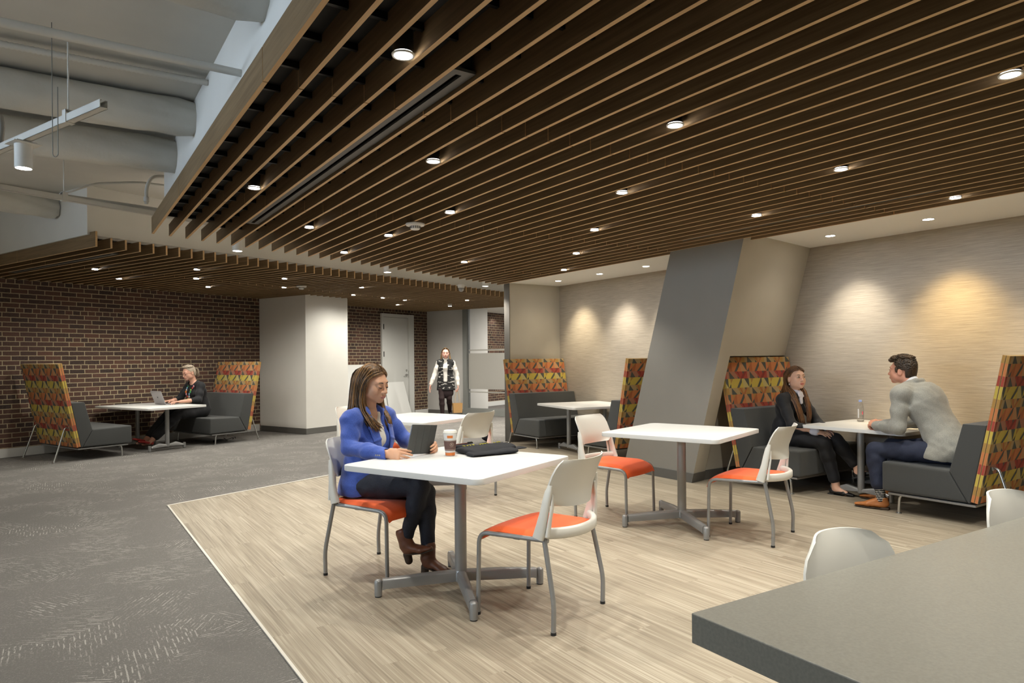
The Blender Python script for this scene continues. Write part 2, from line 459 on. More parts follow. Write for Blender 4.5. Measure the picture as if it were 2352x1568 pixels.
# pale grey wall closing the wing, then the glazed partition
sbox('wall_far', M['greywall'], 12.9, 13.02, 10.04, 11.19, 0, 2.64, rz=WA)
bm = bmesh.new(); box(bm, 12.885, 12.91, 10.04, 11.16, 0, 0.085)
struct('baseboard_far', bm, M['base_dark'], WA)
bm = bmesh.new()
box(bm, 12.86, 13.0, 9.92, 10.04, 0, 2.64); box(bm, 12.86, 13.0, 6.6, 9.92, 2.55, 2.64)
box(bm, 12.86, 13.0, 6.6, 9.92, 0.129, 0.155); box(bm, 12.84, 13.02, 6.5, 10.04, 0, 0.129)
box(bm, 12.86, 13.0, 6.5, 6.62, 0, 2.64)
fr = struct('window_1', bm, M['frame_grey'], WA)
bm = bmesh.new(); box(bm, 12.925, 12.935, 6.6, 9.92, 0.155, 2.55)
finish('pane', bm, M['glass'], fr)
bm = bmesh.new()
for z0, z1 in ((0.525, 0.552), (0.609, 1.457), (1.515, 1.545)): box(bm, 12.936, 12.9365, 6.62, 9.92, z0, z1)
finish('frosted_film', bm, M['frost'], fr)
# room behind the glass
sbox('ceiling_2', M['white_ceiling'], 13.02, 18, 4, 11.18, 2.645, 2.7, rz=WA)
sbox('wall_column_2', M['white_wall'], 12.945, 13.73, 9.93, 11.18, 0.02, 2.645, rz=WA)
sbox('wall_beyond', M['white_wall'], 17.9, 18.0, 4, 11.2, 0, 2.7, rz=WA)
bm = bmesh.new(); box(bm, 13.73, 17.9, 11.15, 11.185, 0, 0.125)
struct('baseboard_beyond', bm, M['base_white'], WA)

# door in the brick wall
bm = bmesh.new()
box(bm, 11.286, 11.335, 11.13, 11.2, 0, 2.385); box(bm, 12.17, 12.33, 11.10, 11.2, 0, 2.385); box(bm, 11.335, 12.17, 11.13, 11.2, 2.31, 2.385)
d = struct('door_1', bm, M['door'], WA)
bm = bmesh.new(); box(bm, 11.342, 12.163, 11.145, 11.19, 0.01, 2.303, bev=0.003)
leaf = finish('door_leaf', bm, M['door'], d)
bm = bmesh.new()
cyl(bm, (12.10, 11.145, 0.955), (12.10, 11.09, 0.955), 0.011); tube(bm, arc_path([(12.10, 11.09, 0.955), (12.02, 11.085, 0.955), (11.99, 11.10, 0.955)], 0.02), 0.009, 8)
cyl(bm, (12.10, 11.145, 0.955), (12.10, 11.137, 0.955), 0.028); box(bm, 12.163, 12.17, 11.135, 11.15, 0.9, 1.06)
finish('door_handle', bm, M['chrome'], d, 40)
bm = bmesh.new(); cyl(bm, (12.10, 11.145, 1.065), (12.10, 11.13, 1.065), 0.024)
finish('lock', bm, M['chrome'], d, 40)
for z in (0.35, 1.45, 2.08):
    bm = bmesh.new(); box(bm, 11.328, 11.346, 11.12, 11.15, z - 0.06, z + 0.06); finish('hinge', bm, M['blackmetal'], d)

# bays on the right
sbox('wall_right', M['wallpaper'], 6.95, 7.1, -5.2, 9.14, 0, 3.12)
bm = bmesh.new(); box(bm, 6.935, 6.955, -5.2, 9.0, 0, 0.10); struct('baseboard_right', bm, M['base_dark'])
sbox('ceiling_3', M['white_ceiling'], 5.62, 7.0, -5.2, 9.14, 2.515, 2.60)
bm = bmesh.new(); box(bm, 5.953, 7.0, 9.0, 9.14, 0, 2.60)
sw = struct('wall_side', bm, M['beige'])
bm = bmesh.new(); box(bm, 5.945, 5.955, 8.995, 9.145, 0, 2.51); box(bm, 5.955, 6.93, 8.985, 9.0, 0, 0.10)
finish('trim', bm, M['dark_edge'], sw)

def slant(z, pts_fn, bm): return [bm.verts.new((x, y, z)) for x, y in pts_fn(z)]
def col_pts(z, o=0.0):
    yr = 4.922 - 0.276 * z - o; yl = 5.963 - 0.315 * z + o
    return [(5.526 - o, yl), (5.526 - o, yr), (7.0, yr + 0.163 * 1.474), (7.0, yl + 0.05)]
def loft(bm, z0, z1, fn, mis):
    a = slant(z0, fn, bm); b = slant(z1, fn, bm); n = len(a)
    fs = [bm.faces.new(a), bm.faces.new(b[::-1])]
    for f in fs: f.material_index = 1
    for i in range(n):
        f = bm.faces.new((a[(i + 1) % n], a[i], b[i], b[(i + 1) % n])); f.material_index = mis[i]; fs.append(f)
    bmesh.ops.recalc_face_normals(bm, faces=fs)
def col_low(z, o=0.0):
    yr = 4.922 - 0.276 * z - o; yl = 5.963 - 0.315 * z + o
    return [(5.526 - o, yl), (5.526 - o, yr), (5.745, yr + 0.163 * 0.22), (5.765, 4.97 - o), (6.95, 4.99 - o), (6.95, yl + 0.05)]
bm = bmesh.new()
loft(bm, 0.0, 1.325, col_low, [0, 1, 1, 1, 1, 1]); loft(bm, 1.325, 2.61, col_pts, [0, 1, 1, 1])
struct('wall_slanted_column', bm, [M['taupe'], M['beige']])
bm = bmesh.new(); loft(bm, 0.0, 0.10, lambda z: col_low(z, 0.012), [0] * 6)
for f in bm.faces: f.material_index = 0
struct('baseboard_slanted_column', bm, M['base_dark'])

# whiteboards leaning by the door
def leaning(name, s0, s1, h, label, skew=0.0):
    t = thing(name, label, 'whiteboard', (*W((s0 + s1) / 2, 10.98), 0), WA)
    bm = bmesh.new(); hw = (s1 - s0) / 2
    vs = [(-hw, 0, 0), (hw + skew, 0, 0), (hw, 0.165, h), (-hw, 0.165, h)]
    A = [bm.verts.new(v) for v in vs]; B = [bm.verts.new((v[0], v[1] + 0.02, v[2])) for v in vs]
    bm.faces.new(A); bm.faces.new(B[::-1])
    for i in range(4): bm.faces.new((A[(i + 1) % 4], A[i], B[i], B[(i + 1) % 4]))
    finish('board', bm, M['whiteboard'], t)
    return t
leaning('leaning_whiteboard', 10.05, 11.25, 1.215, 'tall whiteboard leaning on the brick wall, left of the door', 0.10)
leaning('leaning_whiteboard', 11.37, 12.0, 0.80, 'low whiteboard leaning in front of the grey door', 0.11)

# ================================================================== slat ceilings
PITCH = 0.1456
def slat(name, x, y0, y1, joints, z0, hgt, parent, xf=None):
    bm = bmesh.new(); ys = [y0] + [j for j in joints if y0 + 0.05 < j < y1 - 0.05] + [y1]
    for a_, b_ in zip(ys, ys[1:]):
        a2 = a_ + (0.004 if a_ != y0 else 0); b2 = b_ - (0.004 if b_ != y1 else 0)
        fs = box(bm, x, x + 0.020, a2, b2, z0, z0 + hgt)
        for k in (0, 2, 4): fs[k].material_index = 1
    o = finish(name, bm, [M['slat'], M['slat_lit']], parent)
    return o
main = thing('slat_ceiling', 'near timber slat ceiling hung over the tables, running away from the camera', 'ceiling', (0, 0, 0))
for k in range(35):
    x = 0.708 + k * PITCH
    ye = 6.85 + (x - 0.708) * math.tan(WA)
    slat('slat', x, -1.78, ye, (-1.78 + 2.334, 0.554 + 0.0, 2.888, 5.222, 7.556), 2.46 + 0.001 * (k % 2), 0.145 if k == 0 else 0.107, main)
bm = bmesh.new(); prism(bm, [(0.728, -1.78), (5.80, -1.78), (5.80, 8.55), (0.728, 6.45)], 2.568, 2.576)
finish('backing_panel', bm, M['black'], main)
bm = bmesh.new()
for k in range(34):
    y = -1.5 + 0.2915 * k
    xs = 0.728 if y < 6.5 else 0.728 + (y - 6.45) / math.tan(WA)
    if xs < 5.7: box(bm, xs, 5.78, y, y + 0.018, 2.54, 2.567)
r_ = finish('cross_rail', bm, M['blackmetal'], main)
far = thing('slat_ceiling', 'farther timber slat ceiling in front of the brick wall', 'ceiling', (0, 0, 0), WA)
for k in range(65):
    x = 3.393 + k * PITCH
    t1 = 11.175 if not 8.07 < x < 9.09 else 9.86
    slat('slat', x, 7.335, t1, (9.19,), 2.49, 0.155 if k == 0 else 0.104, far)
bm = bmesh.new(); box(bm, 3.413, 12.86, 7.62, 9.84, 2.596, 2.604); box(bm, 3.413, 8.07, 9.84, 11.17, 2.596, 2.604); box(bm, 9.1, 12.86, 9.84, 11.17, 2.596, 2.604)
finish('backing_panel', bm, M['black'], far)

def diffuser(x0, x1, y0, y1, z, label, rz=0.0):
    t = thing('linear_air_diffuser', label, 'air diffuser', (0, 0, 0), rz)
    bm = bmesh.new(); m_ = (x0 + x1) / 2
    box(bm, x0, m_ - 0.014, y0, y1, z, z + 0.012); box(bm, m_ + 0.014, x1, y0, y1, z, z + 0.012)
    box(bm, m_ - 0.014, m_ + 0.014, y0, y0 + 0.04, z, z + 0.012); box(bm, m_ - 0.014, m_ + 0.014, y1 - 0.04, y1, z, z + 0.012)
    finish('frame', bm, M['diff_grey'], t)
    bm = bmesh.new(); box(bm, x0 + 0.005, x1 - 0.005, y0 + 0.02, y1 - 0.02, z + 0.03, 2.60)
    finish('slot', bm, M['black'], t)
diffuser(1.318, 1.432, 2.40, 6.03, 2.478, 'long black slot diffuser between the leftmost near slats')
diffuser(5.083, 5.217, 2.33, 4.72, 2.478, 'long black slot diffuser between slats above the slanted column')
diffuser(3.707, 3.82, 7.75, 10.4, 2.50, 'black slot diffuser in the farther slat ceiling above the brick', WA)

# ================================================================== downlights
def make_downlight(z, e, lens_r=0.034, housing=True, col=(1.0, 0.965, 0.870), size=1.95, name='downlight', rot=(0, 0, 0), blend=0.6):
    t = thing(name, 'x', 'downlight', (0, 0, z))
    bm = bmesh.new(); lathe(bm, [(lens_r + 0.001, -0.001), (lens_r + 0.008, -0.002), (lens_r + 0.010, 0.004), (lens_r + 0.001, 0.004)], 24)
    finish('trim_ring', bm, M['light_fixture'], t, 40)
    bm = bmesh.new(); lathe(bm, [(0.001, 0.0), (lens_r, 0.0), (lens_r, 0.006), (0.001, 0.006)], 24)
    finish('lens', bm, M['lens'], t)
    if housing:
        bm = bmesh.new(); lathe(bm, [(lens_r + 0.004, 0.009), (lens_r + 0.006, 0.10)], 20)
        finish('housing', bm, M['blackmetal'], t, 40)
    spot('lamp', (0, 0, -0.02), e, col, size, blend, 0.03, rot, t)
    return t
used = [None]
def put(proto_list, loc, label, group):
    if proto_list[0] is None: return None
E_MAIN = 68.0
dl = make_downlight(2.458, E_MAIN)
first = True
main_lights = [
 ((1.09, 2.357), 'large downlight nearest the left edge of the near slat ceiling'),
 ((3.256, 1.19), 'downlight at the upper right corner of the slat ceiling'),
 ((2.545, 2.352), 'downlight in the middle of the slat ceiling, second nearest row'),
 ((4.01, 2.362), 'downlight right of centre in the second nearest row of the slat ceiling'),
 ((5.455, 2.345), 'downlight by the white bay ceiling at the right edge of the slats'),
 ((1.816, 3.53), 'downlight just right of the long slot diffuser'),
 ((3.265, 3.51), 'downlight in the third row, near the centre of the slat ceiling'),
 ((4.73, 3.505), 'downlight just left of the slot diffuser above the slanted column'),
 ((1.092, 4.70), 'downlight between the slot diffuser and the left slat edge, far row'),
 ((2.555, 4.69), 'downlight right of the smoke detector on the slat ceiling'),
 ((4.005, 4.665), 'downlight over the far side of the slanted column'),
 ((1.81, 5.845), 'small downlight left of the smoke detector, at the far left'),
 ((2.547, 5.86), 'small downlight just left of and beyond the smoke detector'),
 ((4.728, 5.815), 'small downlight in the far rows near the mid bay'),
 ((2.545, 7.025), 'farthest left small downlight at the end of the near slats'),
 ((5.47, 6.985), 'small downlight above the mid bay edge of the slats'),
 ((4.003, 7.01), 'farthest centre small downlight at the end of the near slats'),
]
GA = 'downlights between the near ceiling slats'
for (x, y), lab in main_lights:
    if first: dl.location = (x, y, 2.458); dl['label'] = lab; dl['group'] = GA; first = False
    else: dup(dl, (x, y, 2.458), 0, lab, GA)
# the same grid carries on over the camera and behind it
for x, y in ((1.815, 1.18), (4.73, 1.18), (1.09, 0.02), (2.545, 0.02), (4.0, 0.02), (1.815, -1.15), (3.26, -1.15)):
    dup(dl, (x, y, 2.458), 0, 'downlight between the slats outside the frame', 'downlights above and behind the camera')
GB = 'downlights in the farther slat ceiling'
wing = [
 (4.23, 9.16, 'leftmost downlight of the farther slat ceiling'),
 (4.90, 9.93, 'downlight nearest the brick wall at far left'),
 (5.005, 8.19, 'upper one of two stacked downlights above the laptop table'),
 (5.55, 9.10, 'lower one of two stacked downlights above the laptop table'),
 (6.28, 9.97, 'downlight close to the brick above the right bench of the left booth'),
 (6.31, 8.14, 'upper one of two stacked downlights left of the far smoke detector'),
 (7.05, 9.11, 'lower one of two stacked downlights left of the far smoke detector'),
 (7.824, 8.165, 'downlight right above the lit face of the white column'),
 (8.633, 9.22, 'downlight at the right corner of the white column top'),
 (9.378, 9.22, 'downlight over the brick left of the grey door'),
 (9.99, 9.226, 'downlight over the left edge of the grey door'),
 (10.76, 10.15, 'lowest small downlight above the grey door'),
 (10.818, 8.32, 'rightmost small downlight of the farther slat ceiling'),
]
wl = make_downlight(2.488, 60.0, blend=1.0, size=2.8); wl.location = (*W(2.4, 9.3), 2.488); wl['label'] = 'downlight left of the frame in the farther slat ceiling'; wl['group'] = GB
for s, t, lab in wing: dup(wl, (*W(s, t), 2.488), 0, lab, GB)

# bay ceiling: cooler / warmer wall washers
E_BAY = 100.0
GC = 'wall washing downlights in the white bay ceilings'
def bay(x, y, lab, col, e=E_BAY):
    t = make_downlight(2.512, e, 0.042, False, col, 1.25, 'bay_downlight', (0, math.radians(-21), 0), 1.0)
    spot('fill_lamp', (-0.01, 0, -0.02), e * 0.16, col, 2.4, 1.0, 0.03, (0, 0, 0), t)
    t.location = (x, y, 2.512); t['label'] = lab; t['group'] = GC
bay(6.45, 8.38, 'farthest of the three downlights in the mid bay ceiling', (1.0, 0.86, 0.62))
bay(6.43, 7.39, 'middle of the three downlights in the mid bay ceiling', (1.0, 0.93, 0.80))
bay(6.43, 6.47, 'nearest of the three downlights in the mid bay ceiling', (1.0, 0.93, 0.80))
bay(6.42, 3.90, 'farther of two downlights in the right bay ceiling', (1.0, 0.92, 0.78))
bay(6.40, 2.97, 'nearer of two downlights in the right bay ceiling', (1.0, 0.72, 0.32), E_BAY * 1.1)
bay(6.40, 2.0, 'downlight in the right bay outside the frame', (1.0, 0.85, 0.6))
far_l = make_downlight(2.643, 30, 0.04, False); far_l.location = (10.30, 16.15, 2.643)
far_l['label'] = 'downlight in the white ceiling of the glazed room'
area_light('glazed_room_light', (*W(15.6, 8.2), 2.6), (0, 0, WA), 1.8, 220, (1.0, 0.97, 0.92))  # area light added out of view to brighten the glazed room

# pendants in the corridor and over the carpet
def pendant(x, y, z, r, hgt, lab, group, stem_top=3.12, box_=False, pe=85.0, cone=2.2):
    t = thing('cylinder_pendant', lab, 'pendant light', (x, y, z), 0, group)
    bm = bmesh.new(); lathe(bm, [(r - 0.004, 0.0), (r, 0.0), (r, hgt), (r - 0.01, hgt), (r - 0.01, 0.012), (r - 0.004, 0.012)], 32)
    finish('shade', bm, M['light_fixture'], t, 40)
    bm = bmesh.new(); lathe(bm, [(0.001, 0.006), (r - 0.008, 0.006), (r - 0.008, 0.010), (0.001, 0.010)], 24)
    finish('lens', bm, M['lens'], t)
    if box_:
        bm = bmesh.new(); box(bm, -0.075, 0.075, -0.075, 0.075, hgt, hgt + 0.004); box(bm, -0.055, 0.055, -0.055, 0.055, hgt + 0.004, hgt + 0.0145)
        o = finish('junction_box', bm, M['light_fixture'], t); o.rotation_euler = (0, 0, WA)
    else:
        bm = bmesh.new(); cyl(bm, (0, 0, hgt), (0, 0, stem_top - z), 0.006, n=8)
        finish('stem', bm, M['conduit'], t)
    if not box_: spot('added_up_glow', (0, 0, hgt + 0.01), 20, (1.0, 0.95, 0.86), 2.9, 1.0, 0.05, (PI, 0, 0), t)  # upward spot added to brighten the bulkhead and ceiling above
    spot('lamp', (0, 0, -0.03), pe, (1.0, 0.95, 0.86), cone, 0.8, 0.03, (0, 0, 0), t)
for (s, lab) in ((4.367, 'leftmost pendant glowing in the gap between the two slat ceilings'),
                 (6.60, 'middle pendant glowing in the gap between the two slat ceilings'),
                 (8.80, 'right pendant glowing in the gap, beside the dark wall end')):
    pendant(*W(s, 6.4), 2.475, 0.05, 0.15, lab, 'cylinder pendants in the corridor gap')
pendant(*W(11.36, 9.2), 2.45, 0.045, 0.13, 'pendant glowing below the slats in front of the pale grey wall', 'cylinder pendants in the corridor gap', 2.6, pe=130.0, cone=3.0)
pendant(-0.164, 5.126, 2.505, 0.047, 0.145, 'white cylinder spotlight under the painted channel at upper left', None, 3.12, True)
for x, y in ((-2.3, 3.9), (-2.0, 6.75), (-3.5, 1.0), W(1.3, 9.6)):  # unseen pendants added out of frame to light the carpet
    pendant(x, y, 2.51, 0.047, 0.145, 'white cylinder pendant added outside the frame over the carpet', 'cylinder pendants added left of the frame', pe=30.0)
for s_, t_ in ((11.1, 6.3), (11.9, 7.0), (10.4, 5.2)):  # unseen pendants added to light the door, brick and grey wall
    pendant(*W(s_, t_), 2.45, 0.05, 0.15, 'unseen cylinder pendant added behind the side wall of the bay', 'unseen pendants added behind the bay wall', pe=230.0, cone=2.9)

# smoke detectors and camera dome
def smoke(x, y, z, lab, top):
    t = thing('smoke_detector', lab, 'smoke detector', (x, y, z))
    bm = bmesh.new(); lathe(bm, [(0.001, 0.030), (0.075, 0.034), (0.080, 0.045), (0.078, 0.052), (0.001, 0.052)], 32)
    finish('base_plate', bm, M['light_fixture'], t, 40)
    bm = bmesh.new(); lathe(bm, [(0.001, 0.0), (0.030, 0.0), (0.040, 0.008), (0.042, 0.032), (0.001, 0.034)], 24)
    finish('sensor_body', bm, M['light_fixture'], t, 40)
    bm = bmesh.new()
    for k in range(16):
        a_ = 2 * PI * k / 16; cyl(bm, (0.040 * math.cos(a_), 0.040 * math.sin(a_), 0.008), (0.0425 * math.cos(a_), 0.0425 * math.sin(a_), 0.028), 0.0035, n=6)
    finish('vent_slots', bm, M['diff_grey'], t)
    return t
smoke(2.50, 5.20, 2.402, 'white smoke detector under the near slat ceiling', 2.46)
smoke(*W(7.06, 8.70), 2.436, 'white smoke detector under the farther slat ceiling', 2.49)
t = thing('camera_dome', 'white dome camera hanging on a thin rod in front of the farther slats', 'security camera', (*W(8.24, 6.45), 2.345))
bm = bmesh.new(); lathe(bm, [(0.001, 0.06), (0.045, 0.06), (0.052, 0.07), (0.054, 0.105), (0.045, 0.115), (0.001, 0.115)], 24); finish('body', bm, M['light_fixture'], t, 40)
bm = bmesh.new(); lathe(bm, [(0.001, 0.0), (0.022, 0.006), (0.038, 0.025), (0.043, 0.058), (0.001, 0.06)], 24); finish('dome', bm, mat('dome_glass', (0.35, 0.35, 0.34), 0.1), t, 180)
bm = bmesh.new(); cyl(bm, (0, 0, 0.115), (0, 0, 0.775), 0.004, n=8); finish('rod', bm, M['conduit'], t)

# ================================================================== ducts, pipes and channels under the exposed ceiling
def duct(name, p0, p1, r, lab, cat, group=None, wr=0.012, seg=60, m_='duct'):
    bm = bmesh.new(); p0 = Vector(p0); p1 = Vector(p1); L_ = (p1 - p0).length; n = 40; rings = []
    d = (p1 - p0).normalized(); u = d.orthogonal().normalized(); v = d.cross(u); rnd = random.Random(len(bpy.data.objects))
    ph = [rnd.uniform(0, 6) for _ in range(8)]
    for i in range(seg + 1):
        t = i / seg; ring = []; s = t * L_; wrinkle = wr * (0.35 + 0.65 * max(0, 1 - s / 1.2))
        for k in range(n):
            a_ = 2 * PI * k / n
            dr = wrinkle * (math.sin(3 * a_ + 5 * s + ph[0]) * 0.5 + math.sin(7 * a_ - 11 * s + ph[1]) * 0.35 + math.sin(2 * a_ + 23 * s + ph[2]) * 0.3 + rnd.uniform(-.25, .25))
            rr_ = (r + dr) * (0.9 if i == 0 else 1)
            ring.append(bm.verts.new(p0 + d * s + (u * math.cos(a_) + v * math.sin(a_)) * rr_))
        rings.append(ring)
    for a_, b_ in zip(rings, rings[1:]):
        for k in range(n): bm.faces.new((a_[k], a_[(k + 1) % n], b_[(k + 1) % n], b_[k]))
    o = finish(name, bm, M[m_], None, 180); tag(o, lab, cat, group); return o
GD = 'wrapped round ducts under the exposed ceiling'
duct('insulated_duct', (0.82, 3.22, 2.985), (-6.9, 3.22, 2.985), 0.122, 'white wrapped duct crossing the very top left corner', 'duct', GD)
duct('insulated_duct', (0.82, 5.16, 2.99), (-6.9, 5.16, 2.99), 0.122, 'white wrapped duct just above the hanging spotlight', 'duct', GD)
duct('insulated_duct', (0.82, 6.07, 2.962), (-6.9, 6.07, 2.962), 0.132, 'white wrapped duct directly behind the hanging spotlight', 'duct', GD)
duct('insulated_duct', (*W(3.36, 8.13), 2.975), (*W(1.2, 8.13), 2.975), 0.118, 'white wrapped duct low at far left, ending at the blue grey wall', 'duct', GD, 0.014)
o = duct('pipe', (0.82, 3.70, 2.80), (-6.9, 3.70, 2.80), 0.021, 'straight white pipe crossing the top left below the first duct', 'pipe', None, 0.0, 8, 'conduit')
o = duct('pipe', (*W(2.72, 6.34), 2.725), (*W(5.2, 6.34), 2.80), 0.018, 'white pipe running into the gap beside the far painted channel', 'pipe', None, 0.0, 4, 'conduit')
# flexible conduits
t = thing('flexible_conduit', 'pair of ribbed white flexible conduits snaking under the ceiling', 'conduit', (0.8, 4.66, 3.08))
def ribbed(pts, r):
    bm = bmesh.new(); n = 300; P_ = [Vector(p) for p in pts]; segs = [(a_, b_) for a_, b_ in zip(P_, P_[1:])]; Lt = sum((b_ - a_).length for a_, b_ in segs)
    out = []; rr_ = []
    for i in range(n + 1):
        s = i / n * Lt
        for a_, b_ in segs:
            l_ = (b_ - a_).length
            if s <= l_ + 1e-9: out.append(a_ + (b_ - a_) * (s / l_)); break
            s -= l_
        else: out.append(P_[-1])
        rr_.append(r * (1.0 if i % 2 else 0.78))
    tube(bm, out, r, 8, rr=rr_); return bm
curve = [(0, 0, 0), (-0.6, 0.0, -0.01), (-1.2, 0.04, 0.0), (-1.6, 0.06, 0.0), (-2.0, 0.0, -0.03), (-2.6, -0.04, -0.06), (-3.6, -0.06, -0.05)]
finish('hose', ribbed(arc_path(curve, 0.2, 8), 0.021), M['conduit'], t, 180)
finish('hose', ribbed(arc_path([(p[0], p[1] - 0.042, p[2] - 0.016) for p in curve], 0.2, 8), 0.021), M['conduit'], t, 180)

def channel(lab, p, q, z, parts=()):
    d = Vector((q[0] - p[0], q[1] - p[1], 0)); L_ = d.length; rz = math.atan2(d.y, d.x)
    t = thing('strut_channel', lab, 'strut channel', (p[0], p[1], z), rz)
    bm = bmesh.new(); box(bm, 0, L_, -0.021, 0.021, 0, 0.003); box(bm, 0, L_, -0.021, -0.018, 0, 0.042); box(bm, 0, L_, 0.018, 0.021, 0, 0.042)
    box(bm, 0, L_, -0.021, -0.010, 0.040, 0.043); box(bm, 0, L_, 0.010, 0.021, 0.040, 0.043)
    finish('channel', bm, M['conduit'], t)
    for s in parts:
        bm = bmesh.new(); cyl(bm, (s, 0, 0.0), (s, 0, 3.12 - z), 0.005, n=8)
        finish('hanger_rod', bm, M['conduit'], t)
        bm = bmesh.new(); box(bm, s - 0.02, s + 0.02, -0.025, 0.025, -0.004, 0.0); box(bm, s - 0.02, s + 0.02, -0.025, -0.021, 0, 0.07); box(bm, s - 0.02, s + 0.02, 0.021, 0.025, 0, 0.07)
        box(bm, s - 0.02, s + 0.02, -0.025, 0.025, 0.066, 0.07)
        finish('clamp', bm, M['conduit'], t)
    return t
p0 = (0.215, 4.21); channel('white steel channel carrying the cylinder spotlight at upper left', p0, (p0[0] - 0.3827 * 2.3, p0[1] + 0.9239 * 2.3), 2.665, (0.40, 1.46))
channel('long white channel running into the gap between the slat ceilings', W(0.2, 6.3), W(9.2, 6.3), 2.675, (1.6, 2.47, 4.0, 5.8))
t = thing('bent_conduit', 'thin white conduit bending upward on the wall above the gap', 'conduit', (*W(2.70, 6.45), 2.75))
t.rotation_euler = (0, 0, WA)
bm = bmesh.new(); tube(bm, arc_path([(0, 0, 0), (0.28, 0, 0.155), (0.68, 0, 0.25), (1.3, 0, 0.30)], 0.08), 0.011, 8); finish('run', bm, M['conduit'], t, 180)
t = thing('bent_conduit', 'thick white conduit curving down to the channel near the gap', 'conduit', (*W(3.36, 6.30), 2.775))
t.rotation_euler = (0, 0, WA)
bm = bmesh.new(); tube(bm, arc_path([(0, 0, 0), (0.0, 0, 0.16), (0.06, 0, 0.27), (0.5, 0.0, 0.33)], 0.12), 0.016, 10); finish('run', bm, M['conduit'], t, 180)
bm = bmesh.new(); cyl(bm, (0, 0, 0.02), (0, 0, 0.06), 0.024, n=12); finish('coupling', bm, M['conduit'], t, 40)
t = thing('hanging_cable', 'thin looped wire hanging from the ceiling at far upper left', 'cable', (-0.013, 4.334, 2.41))
bm = bmesh.new(); tube(bm, arc_path([(0, 0, 0.70), (0, 0, 0.0), (0.012, -0.008, -0.012), (0.024, -0.016, 0.0), (0.024, -0.016, 0.36)], 0.01, 4), 0.0022, 6); finish('wire', bm, mat('grey_wire', (0.25, 0.25, 0.23), 0.6), t, 180)
t = thing('flexible_conduit', 'short ribbed whip dropping onto the channel above the spotlight', 'conduit', (-0.30, 5.45, 2.71))
finish('hose', ribbed([(0, 0, 0), (0.01, 0.0, 0.12), (0.0, 0.02, 0.20)], 0.022), M['conduit'], t, 180)
# ================================================================== furniture
M['seat_orange'] = mat('orange_fabric', (0.86, 0.125, 0.022), 0.8, sheen=0.15, noise=(300, 0.08))
M['fab_gray'] = mat('weave_grey', (0.084, 0.087, 0.073), 0.9)
M['fab_peach'] = mat('weave_peach', (0.486, 0.257, 0.122), 0.9)
M['fab_orange'] = mat('weave_orange', (0.525, 0.189, 0.068), 0.9)
M['fab_deep'] = mat('weave_deep_orange', (0.400, 0.129, 0.050), 0.9)
M['fab_red'] = mat('weave_red', (0.351, 0.062, 0.041), 0.9)
M['fab_dred'] = mat('weave_dark_red', (0.229, 0.040, 0.029), 0.9)
M['fab_pink'] = mat('weave_pink', (0.375, 0.168, 0.104), 0.9)
M['fab_yellow'] = mat('weave_yellow', (0.521, 0.400, 0.075), 0.9)
M['fab_pyell'] = mat('weave_pale_yellow', (0.496, 0.411, 0.168), 0.9)
M['fab_must'] = mat('weave_mustard', (0.391, 0.227, 0.063), 0.9)
M['fab_tan'] = mat('weave_tan', (0.397, 0.276, 0.133), 0.9)
FAB = ['fab_gray', 'fab_peach', 'fab_orange', 'fab_deep', 'fab_red', 'fab_dred', 'fab_pink', 'fab_yellow', 'fab_pyell', 'fab_must', 'fab_tan']
FI = {n[4:]: i for i, n in enumerate(FAB)}

def clip(poly, x0, x1, y0, y1):
    for ax, lim, sg in ((0, x0, 1), (0, x1, -1), (1, y0, 1), (1, y1, -1)):
        out = []
        for i in range(len(poly)):
            a, b = poly[i - 1], poly[i]
            ia = (a[ax] - lim) * sg >= 0; ib = (b[ax] - lim) * sg >= 0
            if ia != ib:
                t = (lim - a[ax]) / (b[ax] - a[ax]); out.append((a[0] + (b[0] - a[0]) * t, a[1] + (b[1] - a[1]) * t))
            if ib: out.append(b)
        poly = out
        if len(poly) < 3: return []
    return poly

